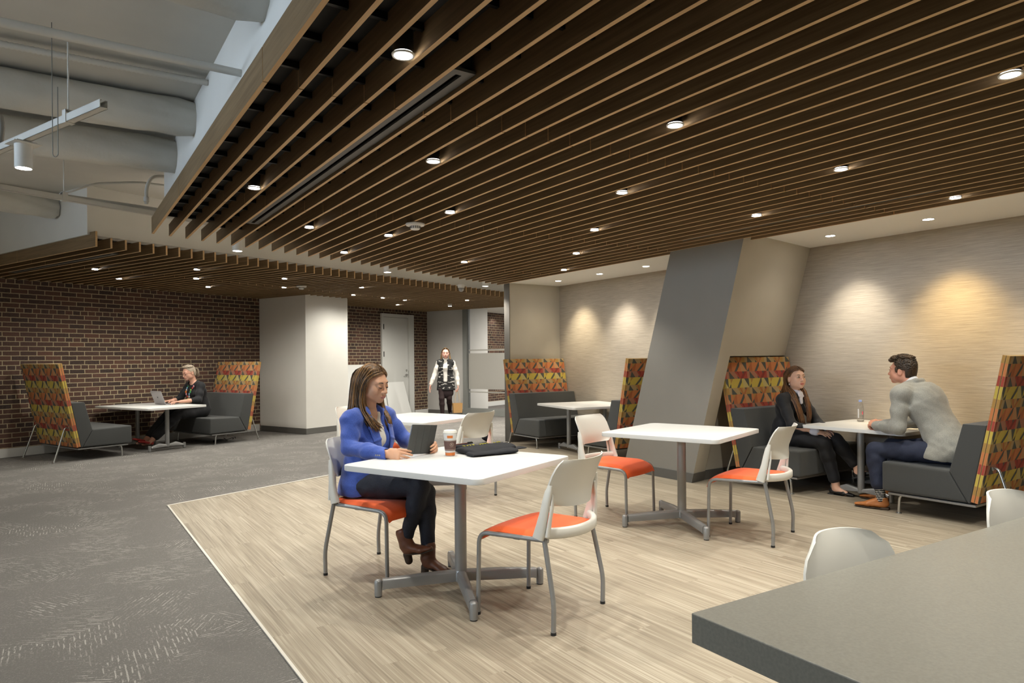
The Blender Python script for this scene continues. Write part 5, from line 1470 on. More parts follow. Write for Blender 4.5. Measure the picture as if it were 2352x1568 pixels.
for k in range(4):
    x0 = -0.126 + k * 0.063; box(bm, x0 + 0.0006, x0 + 0.0624, 0.0, 0.0022, -0.0885, 0.0885, bev=0.0008)
slab(bm, -0.0012, 0.0008, 0.1255, 0.0885, 0.010)
finish('folding_cover', bm, mat('grey_cover', (0.060, 0.062, 0.060), 0.7), t, 40)

t = thing('coffee_cup', 'paper coffee cup with white lid and brown printed sleeve', 'cup', (1.945, 3.595, 0.741), 0.0)
M['paper'] = mat('cup_paper', (0.80, 0.79, 0.76), 0.5); M['cup_orange'] = mat('cup_orange', (0.62, 0.17, 0.03), 0.5); M['sleeve'] = mat('cup_sleeve', (0.115, 0.060, 0.050), 0.7); M['cup_cream'] = mat('cup_cream', (0.62, 0.52, 0.42), 0.6)
def cr(z): return 0.0275 + (0.040 - 0.0275) * z / 0.136
bm = bmesh.new(); lathe(bm, [(0.001, 0.003), (cr(0) - 0.002, 0.0), (cr(0), 0.002), (cr(0.136), 0.136), (0.001, 0.136)], 40); finish('cup_body', bm, M['paper'], t, 40)
bm = bmesh.new(); lathe(bm, [(cr(0) + 0.0005, 0.004), (cr(0.022) + 0.0005, 0.022), (cr(0.022) - 0.002, 0.022), (cr(0) - 0.002, 0.004)], 40, closed=True)
finish('orange_band', bm, M['cup_orange'], t, 40)
bm = bmesh.new(); r_ = lambda z, g: cr(z) + g
lathe(bm, [(r_(0.034, 0.0016), 0.034), (r_(0.094, 0.0016), 0.094), (r_(0.094, 0), 0.094), (r_(0.034, 0), 0.034)], 40, closed=True)
sl = finish('sleeve', bm, M['sleeve'], t, 40)
bm = bmesh.new()
for z in (0.0395, 0.0905): lathe(bm, [(r_(z, 0.0020), z), (r_(z, 0.0020), z + 0.0012), (r_(z, 0.0008), z + 0.0012), (r_(z, 0.0008), z)], 40, closed=True)
# emblem: ring with a letter-like mark, small dashes beneath; diagonal fine stripes
def on_cup(a_, z, g=0.0021): return (r_(z, g) * math.cos(a_), r_(z, g) * math.sin(a_), z)
ea = math.atan2(-3.595, -1.945) + 0.30
tube(bm, [on_cup(ea + 0.011 / 0.035 * math.cos(q * PI / 12), 0.070 + 0.011 * math.sin(q * PI / 12)) for q in range(24)], 0.0005, 5, closed=True)
for pts in ([(-.004, -.006), (-.004, .007)], [(-.004, .0), (.004, .007)], [(-.003, .001), (.0045, -.007)], [(.002, -.003), (.0055, .002)]):
    tube(bm, [on_cup(ea + p[0] / 0.035, 0.070 + p[1]) for p in pts], 0.0006, 5)
for k in range(9): tube(bm, [on_cup(ea + (-0.012 + 0.003 * k) / 0.035, 0.0545), on_cup(ea + (-0.0105 + 0.003 * k) / 0.035, 0.0545)], 0.0005, 4)
finish('sleeve_print', bm, M['cup_cream'], sl)
bm = bmesh.new(); ea2 = math.atan2(-3.595, -1.945) - 0.02
n_ = 8; rows_ = [[bm.verts.new(on_cup(ea2 + (-0.017 + 0.034 * i / n_) / 0.038, z, 0.0006)) for i in range(n_ + 1)] for z in (0.108, 0.124)]
for i in range(n_): bm.faces.new((rows_[0][i], rows_[0][i + 1], rows_[1][i + 1], rows_[1][i]))
finish('orange_patch', bm, M['cup_orange'], t)
bm = bmesh.new(); lathe(bm, [(0.001, 0.136), (0.0415, 0.134), (0.0425, 0.139), (0.0405, 0.142), (0.0390, 0.150), (0.0360, 0.153), (0.030, 0.150), (0.001, 0.149)], 40); finish('lid', bm, M['plastic'], t, 40)

t = thing('cloth_bag', 'flat black cloth bag with yellow lettering lying by the coffee cup', 'bag', (2.20, 3.62, 0.741), math.radians(10))
S = SDF(0.01)
S.econe((-0.20, -0.10, 0.012), (0.10, -0.16, 0.016), 0.05, 0.05, 0.010, 0.014, (0, 1, 0)); S.econe((-0.16, 0.0, 0.020), (0.16, -0.02, 0.026), 0.10, 0.10, 0.018, 0.020, (0, 1, 0)); S.econe((-0.10, 0.12, 0.018), (0.22, 0.10, 0.014), 0.08, 0.07, 0.016, 0.010, (0, 1, 0))
S.econe((-0.12, 0.10, 0.030), (0.02, 0.17, 0.020), 0.05, 0.06, 0.014, 0.012, (0, 1, 0)); S.econe((0.05, -0.05, 0.012), (0.27, -0.06, 0.008), 0.07, 0.05, 0.010, 0.006, (0, 1, 0))
S.box((0, 0, -0.05), (0.5, 0.5, 0.048), None, 0.0, 0.001, 's')
v, q = S.mesh(0.0045, folds(0.0035, 0.9, 3.0)); M['bag'] = mat('black_canvas', (0.013, 0.013, 0.016), 0.9, noise=(200, 0.3), bump=(300, 0.4))
mesh_from('bag_body', [(v, q, 0)], [M['bag']], t)
bm = bmesh.new(); rr_ = random.Random(5)
for k in range(13):
    x = -0.13 + 0.024 * k; y = 0.03 + 0.004 * math.sin(k); h_ = 0.018 if k % 3 else 0.028
    if k in (4, 9): continue
    tube(bm, [(x, y, 0.044), (x + 0.004, y + h_ * .5, 0.045), (x + rr_.uniform(-.006, .008), y + h_, 0.0435)], 0.0022, 5); 
    if k % 2: tube(bm, [(x, y + h_ * .5, 0.0455), (x + 0.010, y + h_ * .45, 0.0455)], 0.002, 5)
finish('lettering', bm, mat('yellow_print', (0.62, 0.55, 0.03), 0.7), t)
t = thing('pen', 'dark red pen lying on the cloth bag behind the cup', 'pen', (2.06, 3.74, 0.783), math.radians(12))
bm = bmesh.new(); cyl(bm, (0, 0, 0), (0.10, 0, 0.0), 0.0045, n=10); finish('barrel', bm, mat('dark_red', (0.10, 0.025, 0.02), 0.4), t, 40)
bm = bmesh.new(); cyl(bm, (0.10, 0, 0), (0.145, 0, 0), 0.005, n=10); box(bm, 0.10, 0.14, -0.002, 0.002, 0.005, 0.008); finish('cap', bm, M['blackmetal'], t, 40)

# ---------------------------------------------- man in the grey jacket
m1 = person('seated man in a light grey jacket and tan shoes, leaning on the booth table', (6.08, 2.62), 90)
B = Body(dict(pelvis=(0, 0.03, 0.545), chest=(0, 0.235, 0.900), neck=(0, 0.335, 1.055), shR=(0.185, 0.33, 0.985), shL=(-0.185, 0.345, 0.985),
              elR=(0.225, 0.42, 0.735), elL=(-0.235, 0.345, 0.715), wrR=(0.095, 0.63, 0.700), wrL=(-0.085, 0.605, 0.700),
              hipR=(0.10, 0.06, 0.525), hipL=(-0.10, 0.06, 0.525), knR=(0.12, 0.58, 0.505), knL=(-0.20, 0.56, 0.500),
              anR=(0.12, 0.66, 0.115), anL=(-0.215, 0.505, 0.115)), False)
Hd = Head((0.0, 0.425, 1.185), 0.06, -0.02, 0, 1.0, False)
mats = [skin('skin_ruddy', (0.62, 0.30, 0.20)), mat('lips_m', (0.42, 0.16, 0.13), 0.45), M['brow'], M['eyewhite'], M['iris']]
hv, hq = Hd.sdf((0, 0.33, 1.04), 0.060).mesh(0.0035)
Sb = SDF(0.03); B.torso(Sb, -0.01); [B.arm(Sb, q, -0.008) for q in 'RL']; [B.leg(Sb, q, -0.008) for q in 'RL']
bv, bq = Sb.mesh(0.011); Hh = SDF(0.008)
for q_, sd, f_, b_ in (('L', 1, (0.45, 0.80, 0.12), (-0.45, 0.30, 0.80)), ('R', -1, (-0.50, 0.62, 0.18), (0.45, 0.30, 0.80))):
    Hh.cone(B.J['wr' + q_] - A(0, 0.05, 0), B.J['wr' + q_], 0.029, 0.027); hand_sdf(Hh, B.J['wr' + q_] + A(0, 0, 0.006), f_, b_, sd, (0.7, 0.8, 0.9, 1.0), 0.5, 1.02, 0.05, 0.5)
hhv, hhq = Hh.mesh(0.0028)
mesh_from('body', [(hv, hq, Hd.lips), (bv, bq, 0), (hhv, hhq, 0)] + Hd.face_bits(), mats, m1)
S = SDF(0.035); B.torso(S, 0.026); B.arm(S, 'R', 0.013, 1.0, 0.03, 0.003); B.arm(S, 'L', 0.013, 1.0, 0.03, 0.003)
S.econe((0, 0.10, 0.66), (0, -0.01, 0.535), 0.165, 0.205, 0.135, 0.145, (1, 0, 0), 0.04)
S.econe((-0.10, 0.05, 0.60), (-0.13, 0.09, 0.49), 0.10, 0.10, 0.10, 0.11, (0, 1, 0), 0.03); S.econe((0.10, 0.05, 0.60), (0.13, 0.09, 0.50), 0.10, 0.10, 0.10, 0.11, (0, 1, 0), 0.03)
S.ell((-0.165, 0.325, 1.005), (0.080, 0.070, 0.052), None, 0.05); S.ell((0.165, 0.32, 1.005), (0.080, 0.070, 0.052), None, 0.05); S.ell((0, 0.22, 0.97), (0.17, 0.10, 0.12), None, 0.05)
for sx in (-1, 1): S.chain([(0, 0.27, 1.100), (sx * 0.05, 0.285, 1.100), (sx * 0.078, 0.335, 1.080), (sx * 0.07, 0.40, 1.035)], [0.022, 0.021, 0.020, 0.018], 0.01)
S.econe((0, 0.50, 1.02), (0, 0.42, 0.70), 0.05, 0.03, 0.10, 0.10, (1, 0, 0), 0.01, 's'); S.ell((0, 0.355, 1.14), (0.058, 0.062, 0.09), None, 0.006, 's')
S.box((0, 0.1, 0.425), (0.5, 0.5, 0.04), np.array(Matrix.Rotation(0.10, 3, 'X')), 0.004, 0.006, 's')
S.cone(B.J['wrL'] + A(0.01, 0.008, 0), B.J['wrL'] + A(0.05, 0.04, 0), 0.036, 0.04, 0.002, 's'); S.cone(B.J['wrR'] + A(-0.01, 0.008, 0), B.J['wrR'] + A(-0.05, 0.04, 0), 0.036, 0.04, 0.002, 's')
v, q = S.mesh(0.0052, folds(0.0036, 1.0, 1.7))
mesh_from('jacket', [(v, q, 0)], [mat('grey_wool', (0.30, 0.295, 0.26), 0.85, sheen=0.3, noise=(160, 0.14), bump=(220, 0.25))], m1)
S = SDF(0.02); S.chain([(0, 0.335, 1.04), (0, 0.345, 1.085)], [0.066, 0.060]); B.torso(S, 0.012); S.cone(B.J['wrL'] - A(0, 0.03, 0), B.J['wrL'] + A(0.006, 0.006, 0), 0.031, 0.032); S.cone(B.J['wrR'] - A(0, 0.03, 0), B.J['wrR'] + A(-0.006, 0.006, 0), 0.031, 0.032)
v, q = S.mesh(0.007); mesh_from('shirt', [(v, q, 0)], [mat('white_cotton', (0.72, 0.72, 0.74), 0.8)], m1)
S = SDF(0.03); S.econe((0, 0.0, 0.535), (0, 0.04, 0.60), 0.180, 0.165, 0.125, 0.115, (1, 0, 0)); B.leg(S, 'R', 0.012, 0.72, 0.03, 0.020); B.leg(S, 'L', 0.012, 0.72, 0.03, 0.020)
v, q = S.mesh(0.0055, folds(0.0040, 0.9, 5.0))
mesh_from('trousers', [(v, q, 0)], [mat('navy_wool', (0.020, 0.026, 0.052), 0.8, noise=(120, 0.15))], m1)
M['sockblack'] = mat('sock_black', (0.018, 0.018, 0.022), 0.9); M['sockwhite'] = mat('sock_white', (0.62, 0.60, 0.56), 0.9)
for q_ in 'LR':
    S = SDF(0.01); n_ = B.J['kn' + q_]; a_ = B.J['an' + q_]; up_ = nrm(n_ - a_); S.cone(a_ - up_ * 0.03, a_ + up_ * 0.17, 0.037, 0.043); v, q = S.mesh(0.0040)
    mesh_from('striped_sock', [(v, q, lambda c, a_=a_, up_=up_: ((((c - a_) @ up_ + 1.0) % 0.0175) < 0.0062).astype(int))], [M['sockblack'], M['sockwhite']], m1)
def dress_shoe(root, ank, yaw, mats_, nm='shoe', L_=1.0, heel=0.02, low=False, pitch=0.0, h=0.105, vox=0.0042):
    R = np.array(Matrix.Rotation(yaw, 3, 'Z') @ Matrix.Rotation(pitch, 3, 'X')); w_ = lambda *p: np.array(ank) + R @ np.array(p, float); sd = R @ A(1, 0, 0); S = SDF(0.012); zb = -h
    if not low:
        S.econe(w_(0, -0.01, zb + 0.085), w_(0, -0.015, zb + 0.045), 0.036, 0.034, 0.048, 0.052, sd); S.econe(w_(0, 0.03, zb + 0.065), w_(0, 0.09, zb + 0.045), 0.034, 0.040, 0.030, 0.024, sd)
    else: S.econe(w_(0, -0.03, zb + 0.045), w_(0, -0.02, zb + 0.035), 0.032, 0.032, 0.030, 0.034, sd)
    S.econe(w_(0, -0.02, zb + 0.040), w_(0, 0.10 * L_, zb + 0.034), 0.034, 0.042, 0.026, 0.022, sd); S.econe(w_(0, 0.10 * L_, zb + 0.034), w_(0.0, 0.195 * L_, zb + 0.024), 0.042, 0.022, 0.022, 0.012, sd)
    S.ell(w_(0, -0.005, zb + 0.115), (0.033, 0.045, 0.040) if not low else (0.030, 0.055, 0.062), R, 0.004, 's')
    if low: S.econe(w_(0, 0.0, zb + 0.075), w_(0, 0.09, zb + 0.062), 0.026, 0.024, 0.032, 0.028, sd, 0.004, 's')
    v, q = S.mesh(vox); T = SDF(0.004); T.econe(w_(0, -0.04, zb + 0.010), w_(0, 0.10 * L_, zb + 0.008), 0.034, 0.043, 0.005, 0.005, sd); T.econe(w_(0, 0.10 * L_, zb + 0.008), w_(0, 0.20 * L_, zb + 0.009), 0.043, 0.022, 0.005, 0.005, sd)
    T.box(w_(0, -0.035, zb + 0.010), (0.028, 0.028, 0.007), R, 0.003); v2, q2 = T.mesh(vox)
    return mesh_from(nm, [(v, q, 0), (v2, q2, 1)], mats_, root)
M['tan'] = mat('tan_leather', (0.42, 0.155, 0.045), 0.35, noise=(12, 0.15)); mm = [M['tan'], M['sole']]
for q_, yw in (('L', 0.30), ('R', 0.10)):
    sh = dress_shoe(m1, B.J['an' + q_] - A(0, 0, 0.008), yw, mm)
    bm = bmesh.new(); c_ = B.J['an' + q_]
    for k in range(3): y = c_[1] + 0.045 + 0.018 * k; cyl(bm, (c_[0] - 0.016 - 0.3 * (y - c_[1]), y, c_[2] - 0.022 - 0.006 * k), (c_[0] + 0.016 - 0.3 * (y - c_[1]), y, c_[2] - 0.022 - 0.006 * k), 0.0025, n=6)
    finish('laces', bm, mat('lace', (0.09, 0.035, 0.02), 0.8), sh)
# hair: short, tousled on top, faded sides
def curls(p):
    x, y, z = p.T; a = np.sin(150 * x + 3 * np.sin(90 * y)) * np.sin(140 * y + 3 * np.sin(110 * z)) * np.sin(120 * z + 2 * np.sin(130 * x)); return -0.0060 * a * np.clip((z - 1.17) / 0.07, 0.12, 1)
sv, sq = scalp(Hd, 0.0032, 1.08, 0.042, -0.022, 0.006, curls, -0.085)
S = SDF(0.015); s_ = Hd
S.ell(Hd.w(0, 0.045, 0.108), (0.055, 0.045, 0.026), Hd.R); S.ell(Hd.w(0, -0.03, 0.115), (0.066, 0.07, 0.024), Hd.R); S.ell(Hd.w(0, 0.086, 0.088), (0.040, 0.020, 0.020), Hd.R)
S.ell(Hd.w(-0.070, 0.018, 0.012), (0.009, 0.012, 0.030), Hd.R); S.ell(Hd.w(0.070, 0.018, 0.012), (0.009, 0.012, 0.030), Hd.R)
tv, tq = S.mesh(0.0032, curls)
rnd = random.Random(8); paths = []
for i in range(260):
    a_ = rnd.uniform(0, 2 * PI); r_ = math.sqrt(rnd.random()); x = 0.064 * r_ * math.cos(a_); y = -0.015 + 0.098 * r_ * math.sin(a_); zt = 0.036 + 0.098 * math.sqrt(max(0.05, 1 - (x / 0.08) ** 2 - ((y + 0.018) / 0.108) ** 2))
    p = A(x, y, zt); d = A(rnd.uniform(-.012, .012), rnd.uniform(-.004, .020), 0.006); paths.append([Hd.w(*p), Hd.w(*(p + d * .5 + A(0, 0, 0.007))), Hd.w(*(p + d + A(rnd.uniform(-.006, .006), 0.004, 0.002)))])
M['hair2'] = hairmat('dark_curly_hair', (0.012, 0.008, 0.005), (0.085, 0.048, 0.022), 0.5)
mesh_from('hair', [(sv, sq, 0), (tv, tq, 0)] + locks(Hd, paths, 6, 0.0042, 0.002, 0.9, 5), [M['hair2']], m1)

# ---------------------------------------------- woman across from him
w2 = person('seated woman in black with very long straight hair, facing the man', (6.18, 4.25), -90)
B = Body(dict(pelvis=(0, 0.0, 0.540), chest=(0, 0.045, 0.790), neck=(0, 0.105, 0.935), shR=(0.155, 0.07, 0.880), shL=(-0.155, 0.075, 0.880),
              elR=(0.205, 0.205, 0.640), elL=(-0.20, 0.22, 0.640), wrR=(0.100, 0.395, 0.585), wrL=(-0.06, 0.42, 0.585),
              hipR=(0.09, 0.03, 0.525), hipL=(-0.09, 0.03, 0.525), knR=(0.095, 0.475, 0.480), knL=(-0.02, 0.52, 0.515),
              anR=(0.030, 0.545, 0.105), anL=(-0.055, 0.715, 0.270)))
Hd = Head((0.005, 0.125, 1.098), -0.42, -0.10, 0.02, 0.98)
mats = [skin('skin_fair', (0.70, 0.42, 0.30)), mat('lips_r', (0.46, 0.13, 0.10), 0.4), M['brow'], M['eyewhite'], M['iris']]
hv, hq = Hd.sdf((0, 0.10, 0.92), 0.048).mesh(0.0032)
Sb = SDF(0.03); B.torso(Sb, -0.01); [B.arm(Sb, q, -0.008) for q in 'RL']; [B.leg(Sb, q, -0.004) for q in 'RL']
for q_ in 'RL': a_ = B.J['an' + q_]; Sb.cone(a_, a_ + A(0, 0.01, -0.05), 0.032, 0.030)
Sb.chain([B.J['anR'] + A(0, 0, -0.055), B.J['anR'] + A(0, 0.10, -0.082)], [0.032, 0.026]); Sb.chain([B.J['anL'] + A(0, 0, -0.05), B.J['anL'] + A(-0.01, 0.11, -0.05)], [0.030, 0.024])
bv, bq = Sb.mesh(0.008); Hh = SDF(0.008)
for q_, sd, f_, b_ in (('R', -1, (-0.30, 0.85, -0.10), (0.30, 0.30, 0.85)), ('L', 1, (0.30, 0.80, -0.10), (-0.25, 0.30, 0.85))):
    Hh.cone(B.J['wr' + q_] - A(0, 0.05, 0), B.J['wr' + q_], 0.024, 0.022); hand_sdf(Hh, B.J['wr' + q_], f_, b_, sd, (0.35, 0.4, 0.5, 0.6), 0.5, 0.92, 0.10, 0.4)
hhv, hhq = Hh.mesh(0.0028)
mesh_from('body', [(hv, hq, Hd.lips), (bv, bq, 0), (hhv, hhq, 0)] + Hd.face_bits('open', -0.4), mats, w2)
S = SDF(0.03); B.torso(S, 0.017); B.arm(S, 'R', 0.013, 0.93, 0.025); B.arm(S, 'L', 0.013, 0.93, 0.025); S.ell((0.06, 0.125, 0.775), (0.055, 0.05, 0.05)); S.ell((-0.06, 0.125, 0.775), (0.055, 0.05, 0.05))
S.econe((0, 0.0, 0.60), (0, 0.0, 0.52), 0.160, 0.180, 0.125, 0.130, (1, 0, 0)); S.box((0, 0, 0.43), (0.4, 0.4, 0.055), None, 0.004, 0.006, 's'); S.box((0, 0.30, 0.52), (0.3, 0.16, 0.09), None, 0.01, 0.02, 's')
S.econe((0, 0.24, 0.98), (0, 0.20, 0.83), 0.050, 0.012, 0.09, 0.06, (1, 0, 0), 0.006, 's'); S.ell((0, 0.105, 0.995), (0.05, 0.055, 0.065), None, 0.004, 's')
v, q = S.mesh(0.0050, folds(0.0040, 1.0, 2.7)); M['blackcloth'] = mat('black_suiting', (0.008, 0.008, 0.010), 0.75, sheen=0.1, noise=(150, 0.2))
mesh_from('blazer', [(v, q, 0)], [M['blackcloth']], w2)
S = SDF(0.012); S.cone((0, 0.10, 0.90), (0, 0.112, 0.955), 0.060, 0.052); S.ell((0, 0.112, 1.0), (0.045, 0.05, 0.045), None, 0.004, 's'); S.econe((0.0, 0.165, 0.955), (0.0, 0.175, 0.85), 0.035, 0.02, 0.012, 0.012, (1, 0, 0))
for sx in (-1, 1): S.econe((sx * 0.022, 0.160, 0.950), (sx * 0.036, 0.176, 0.915), 0.018, 0.010, 0.006, 0.005, (1, 0, 0))
v, q = S.mesh(0.0038)
S = SDF(0.006)
for q_ in 'RL': e_ = B.J['el' + q_]; wv = B.J['wr' + q_]; S.cone(e_ + (wv - e_) * 0.88, e_ + (wv - e_) * 0.98, 0.036, 0.038)
v2, q2 = S.mesh(0.0045); mesh_from('shirt', [(v, q, 0), (v2, q2, 0)], [mat('pale_cotton', (0.66, 0.66, 0.74), 0.8)], w2)
S = SDF(0.03); S.econe((0, -0.01, 0.535), (0, 0.01, 0.60), 0.172, 0.150, 0.115, 0.105, (1, 0, 0)); B.leg(S, 'R', 0.010, 0.88, 0.02, 0.008); B.leg(S, 'L', 0.010, 0.84, 0.02, 0.008)
v, q = S.mesh(0.0055, folds(0.0030, 1.0, 6.0)); mesh_from('trousers', [(v, q, 0)], [M['blackcloth']], w2)
M['blackleather'] = mat('black_leather', (0.012, 0.011, 0.011), 0.35); mm = [M['blackleather'], M['rubber']]
dress_shoe(w2, B.J['anR'] + A(0, 0, 0.0), 0.1, mm, 'flat_shoe', 0.85, low=True, h=0.115); dress_shoe(w2, B.J['anL'], 0.1, mm, 'flat_shoe', 0.85, low=True, pitch=0.25, h=0.10)
bm = bmesh.new(); p = Hd.w(0.080, -0.008, -0.052); cyl(bm, p + A(0, 0, 0.004), p - A(0, 0, 0.010), 0.0018, n=6); bmesh.ops.create_uvsphere(bm, u_segments=10, v_segments=8, radius=0.0048, matrix=Matrix.Translation(Vector(p - A(0, 0, 0.013))))
finish('earring', bm, mat('pearl', (0.8, 0.78, 0.72), 0.15), w2, 180)
bm = bmesh.new(); cyl(bm, B.J['wrR'] - A(0, 0.006, 0), B.J['wrR'] + A(0, 0.003, 0), 0.0285, n=20); finish('hair_tie', bm, M['rubber'], w2)
rnd = random.Random(4); paths = []; hw = Hd.w
for i in range(380):
    side = 1 if i < 180 else (-1 if i < 290 else 0); a = rnd.random(); b = rnd.uniform(-1, 1); c = rnd.uniform(-1, 1)
    if side:
        a2 = 0.22 + 0.78 * a
        ry = 0.076 - 0.155 * a; ty = 0.046 - 0.13 * a; root = hw(side * 0.004, ry, skullz(0.004, ry)); t1 = hw(side * 0.062, ty, skullz(0.062, ty) + 0.003); t2 = hw(side * 0.084, -0.014 - 0.078 * a2, 0.028); t3 = hw(side * 0.080, -0.040 - 0.060 * a2, -0.060)
        if side > 0: e = A(0.088 + 0.02 * b, 0.120 + 0.030 * c - 0.05 * a, 0.965); e2 = A(0.100 + 0.025 * b, 0.180 + 0.02 * c, 0.860); e3 = A(0.082 + 0.035 * b, 0.215 + 0.012 * c, 0.745); e4 = A(0.068 + 0.030 * b, 0.232 + 0.012 * c, 0.640 + 0.02 * rnd.random())
        else: e = A(-0.072 + 0.02 * b, 0.160 + 0.02 * c - 0.03 * a, 0.965); e2 = A(-0.064 + 0.025 * b, 0.200 + 0.015 * c, 0.860); e3 = A(-0.054 + 0.030 * b, 0.222 + 0.012 * c, 0.745); e4 = A(-0.045 + 0.030 * b, 0.225 + 0.010 * c, 0.645 + 0.03 * rnd.random())
        paths.append([root, t1, t2, t3, e, e2, e3, e4])
    else:
        paths.append([hw(0.03 * b, -0.05, 0.115), hw(0.070 * b, -0.108, 0.06), hw(0.075 * b, -0.112, -0.04), A(0.09 * b + 0.02, 0.02 + 0.01 * c, 0.94), A(0.10 * b + 0.03, -0.005, 0.88), A(0.10 * b + 0.03, -0.010, 0.84)])
sv, sq = scalp(Hd, 0.0034, 1.05, 0.042, -0.008); M['hair3'] = hairmat('long_chestnut_hair', (0.028, 0.014, 0.008), (0.235, 0.105, 0.038))
mesh_from('hair', [(sv, sq, 0)] + locks(Hd, paths, 15, 0.0054, 0.0026, 0.8, 5), [M['hair3']], w2)
# badge clipped to her waist
t = thing('name_badge', 'white badge with a small portrait hanging at her hip', 'badge', person_pt(w2, (0.200, 0.10, 0.50)), math.radians(150))
bm = bmesh.new(); box(bm, -0.028, 0.028, -0.001, 0.001, 0, 0.085, bev=0.0005); finish('card', bm, M['whiteboard'], t)
bm = bmesh.new(); box(bm, -0.014, 0.014, -0.0018, -0.001, 0.035, 0.070); finish('portrait', bm, mat('badge_print', (0.30, 0.12, 0.08), 0.6), t)

t = thing('water_bottle', 'clear water bottle with a pale blue cap on the booth table', 'bottle', (6.69, 3.76, 0.656))
M['water'] = mat('clear_plastic', (0.97, 0.98, 1.0), 0.03, trans=1.0, ior=1.12)
bm = bmesh.new(); lathe(bm, [(0.001, 0.003), (0.024, 0.0), (0.030, 0.006), (0.031, 0.02), (0.0295, 0.028), (0.031, 0.036), (0.031, 0.135), (0.0295, 0.155), (0.021, 0.178), (0.0135, 0.192), (0.0130, 0.200), (0.001, 0.2005)], 32); finish('bottle_body', bm, M['water'], t, 60)
bm = bmesh.new(); lathe(bm, [(0.001, 0.198), (0.0150, 0.198), (0.0152, 0.216), (0.0135, 0.219), (0.001, 0.219)], 24); finish('cap', bm, mat('cap_blue', (0.32, 0.42, 0.78), 0.4), t, 40)
bm = bmesh.new(); a0 = math.atan2(-3.76, -6.69)
for c0, hw_, z0, z1, mi in ((-0.62, 0.22, 0.04, 0.13, 0), (0.62, 0.18, 0.075, 0.105, 1)):
    g_ = [[bm.verts.new((0.0316 * math.cos(a0 + c0 + hw_ * (2 * i / 6 - 1)), 0.0316 * math.sin(a0 + c0 + hw_ * (2 * i / 6 - 1)), z)) for i in range(7)] for z in (z0, z1)]
    for i in range(6): f = bm.faces.new((g_[0][i], g_[0][i + 1], g_[1][i + 1], g_[1][i])); f.material_index = mi
finish('label_print', bm, [mat('label_white', (0.8, 0.8, 0.8), 0.5), mat('label_pink', (0.72, 0.10, 0.16), 0.5)], t)

# ---------------------------------------------- woman with the laptop
w3 = person('seated woman with grey hair in a ponytail, black top and colourful bead necklace', W(6.42, 10.42), math.degrees(WA) + 180)
B = Body(dict(pelvis=(0, 0.0, 0.545), chest=(0, 0.055, 0.830), neck=(0, 0.120, 0.975), shR=(0.160, 0.11, 0.925), shL=(-0.160, 0.095, 0.925),
              elR=(0.215, 0.24, 0.710), elL=(-0.215, 0.175, 0.705), wrR=(0.13, 0.45, 0.695), wrL=(-0.135, 0.420, 0.692),
              hipR=(0.09, 0.03, 0.525), hipL=(-0.09, 0.03, 0.525), knR=(0.08, 0.50, 0.490), knL=(-0.09, 0.46, 0.480),
              anR=(0.02, 0.87, 0.150), anL=(-0.06, 0.83, 0.135)))
Hd = Head((0, 0.205, 1.140), 0.05, 0.30, 0, 1.0)
mats = [skin('skin_rosy', (0.66, 0.36, 0.26)), M.get('lips3') or mat('lips_p', (0.42, 0.14, 0.12), 0.4), M['brow'], M['eyewhite'], M['iris']]
hv, hq = Hd.sdf((0, 0.12, 0.965), 0.050).mesh(0.0045)
Sb = SDF(0.03); B.torso(Sb, -0.004); [B.arm(Sb, q, 0.0) for q in 'RL']; [B.leg(Sb, q, 0.0) for q in 'RL']
for q_ in 'RL': a_ = B.J['an' + q_]; Sb.chain([a_, a_ + A(0, 0.05, -0.045), a_ + A(0, 0.15, -0.055)], [0.032, 0.030, 0.022])
Sb.cone((0, 0.10, 0.93), (0, 0.125, 0.99), 0.07, 0.05)
bv, bq = Sb.mesh(0.010); Hh = SDF(0.008)
for q_, sd, f_ in (('R', -1, (-0.15, 0.95, 0.0)), ('L', 1, (0.20, 0.95, 0.0))):
    Hh.cone(B.J['wr' + q_] - A(0, 0.05, 0), B.J['wr' + q_], 0.027, 0.024); hand_sdf(Hh, B.J['wr' + q_], f_, (0, 0, 1), sd, (0.25, 0.3, 0.35, 0.4), 0.6, 0.95, 0.12, 0.2)
hhv, hhq = Hh.mesh(0.0035)
mesh_from('body', [(hv, hq, Hd.lips), (bv, bq, 0), (hhv, hhq, 0)] + Hd.face_bits('down'), mats, w3)
S = SDF(0.03); B.torso(S, 0.014); B.arm(S, 'R', 0.014, 0.30, 0.025, 0.004); B.arm(S, 'L', 0.014, 0.30, 0.025, 0.004); S.ell((0.065, 0.14, 0.81), (0.065, 0.055, 0.06)); S.ell((-0.065, 0.14, 0.81), (0.065, 0.055, 0.06))
S.econe((0, 0.01, 0.66), (0, 0.0, 0.52), 0.150, 0.175, 0.118, 0.125, (1, 0, 0)); S.ell((0, 0.16, 1.02), (0.085, 0.085, 0.080), None, 0.006, 's')
v, q = S.mesh(0.0075, folds(0.0045, 0.8, 1.0)); mesh_from('top', [(v, q, 0)], [M['blackcloth']], w3)
S = SDF(0.03); S.econe((0, -0.01, 0.535), (0, 0.01, 0.60), 0.180, 0.165, 0.125, 0.115, (1, 0, 0)); B.leg(S, 'R', 0.018, 0.86, 0.02, 0.014); B.leg(S, 'L', 0.018, 0.86, 0.02, 0.014)
v, q = S.mesh(0.008, folds(0.0030, 1.0, 6.0)); mesh_from('trousers', [(v, q, 0)], [M['blackcloth']], w3)
mm = [mat('red_suede', (0.42, 0.035, 0.03), 0.7), M['sole']]
dress_shoe(w3, B.J['anR'] + A(0, 0.03, 0.015), 0.0, mm, 'flat_shoe', 0.85, low=True, pitch=0.35, h=0.09, vox=0.006); dress_shoe(w3, B.J['anL'] + A(0, 0.03, 0.0), 0.0, mm, 'flat_shoe', 0.85, low=True, pitch=0.30, h=0.09, vox=0.006)
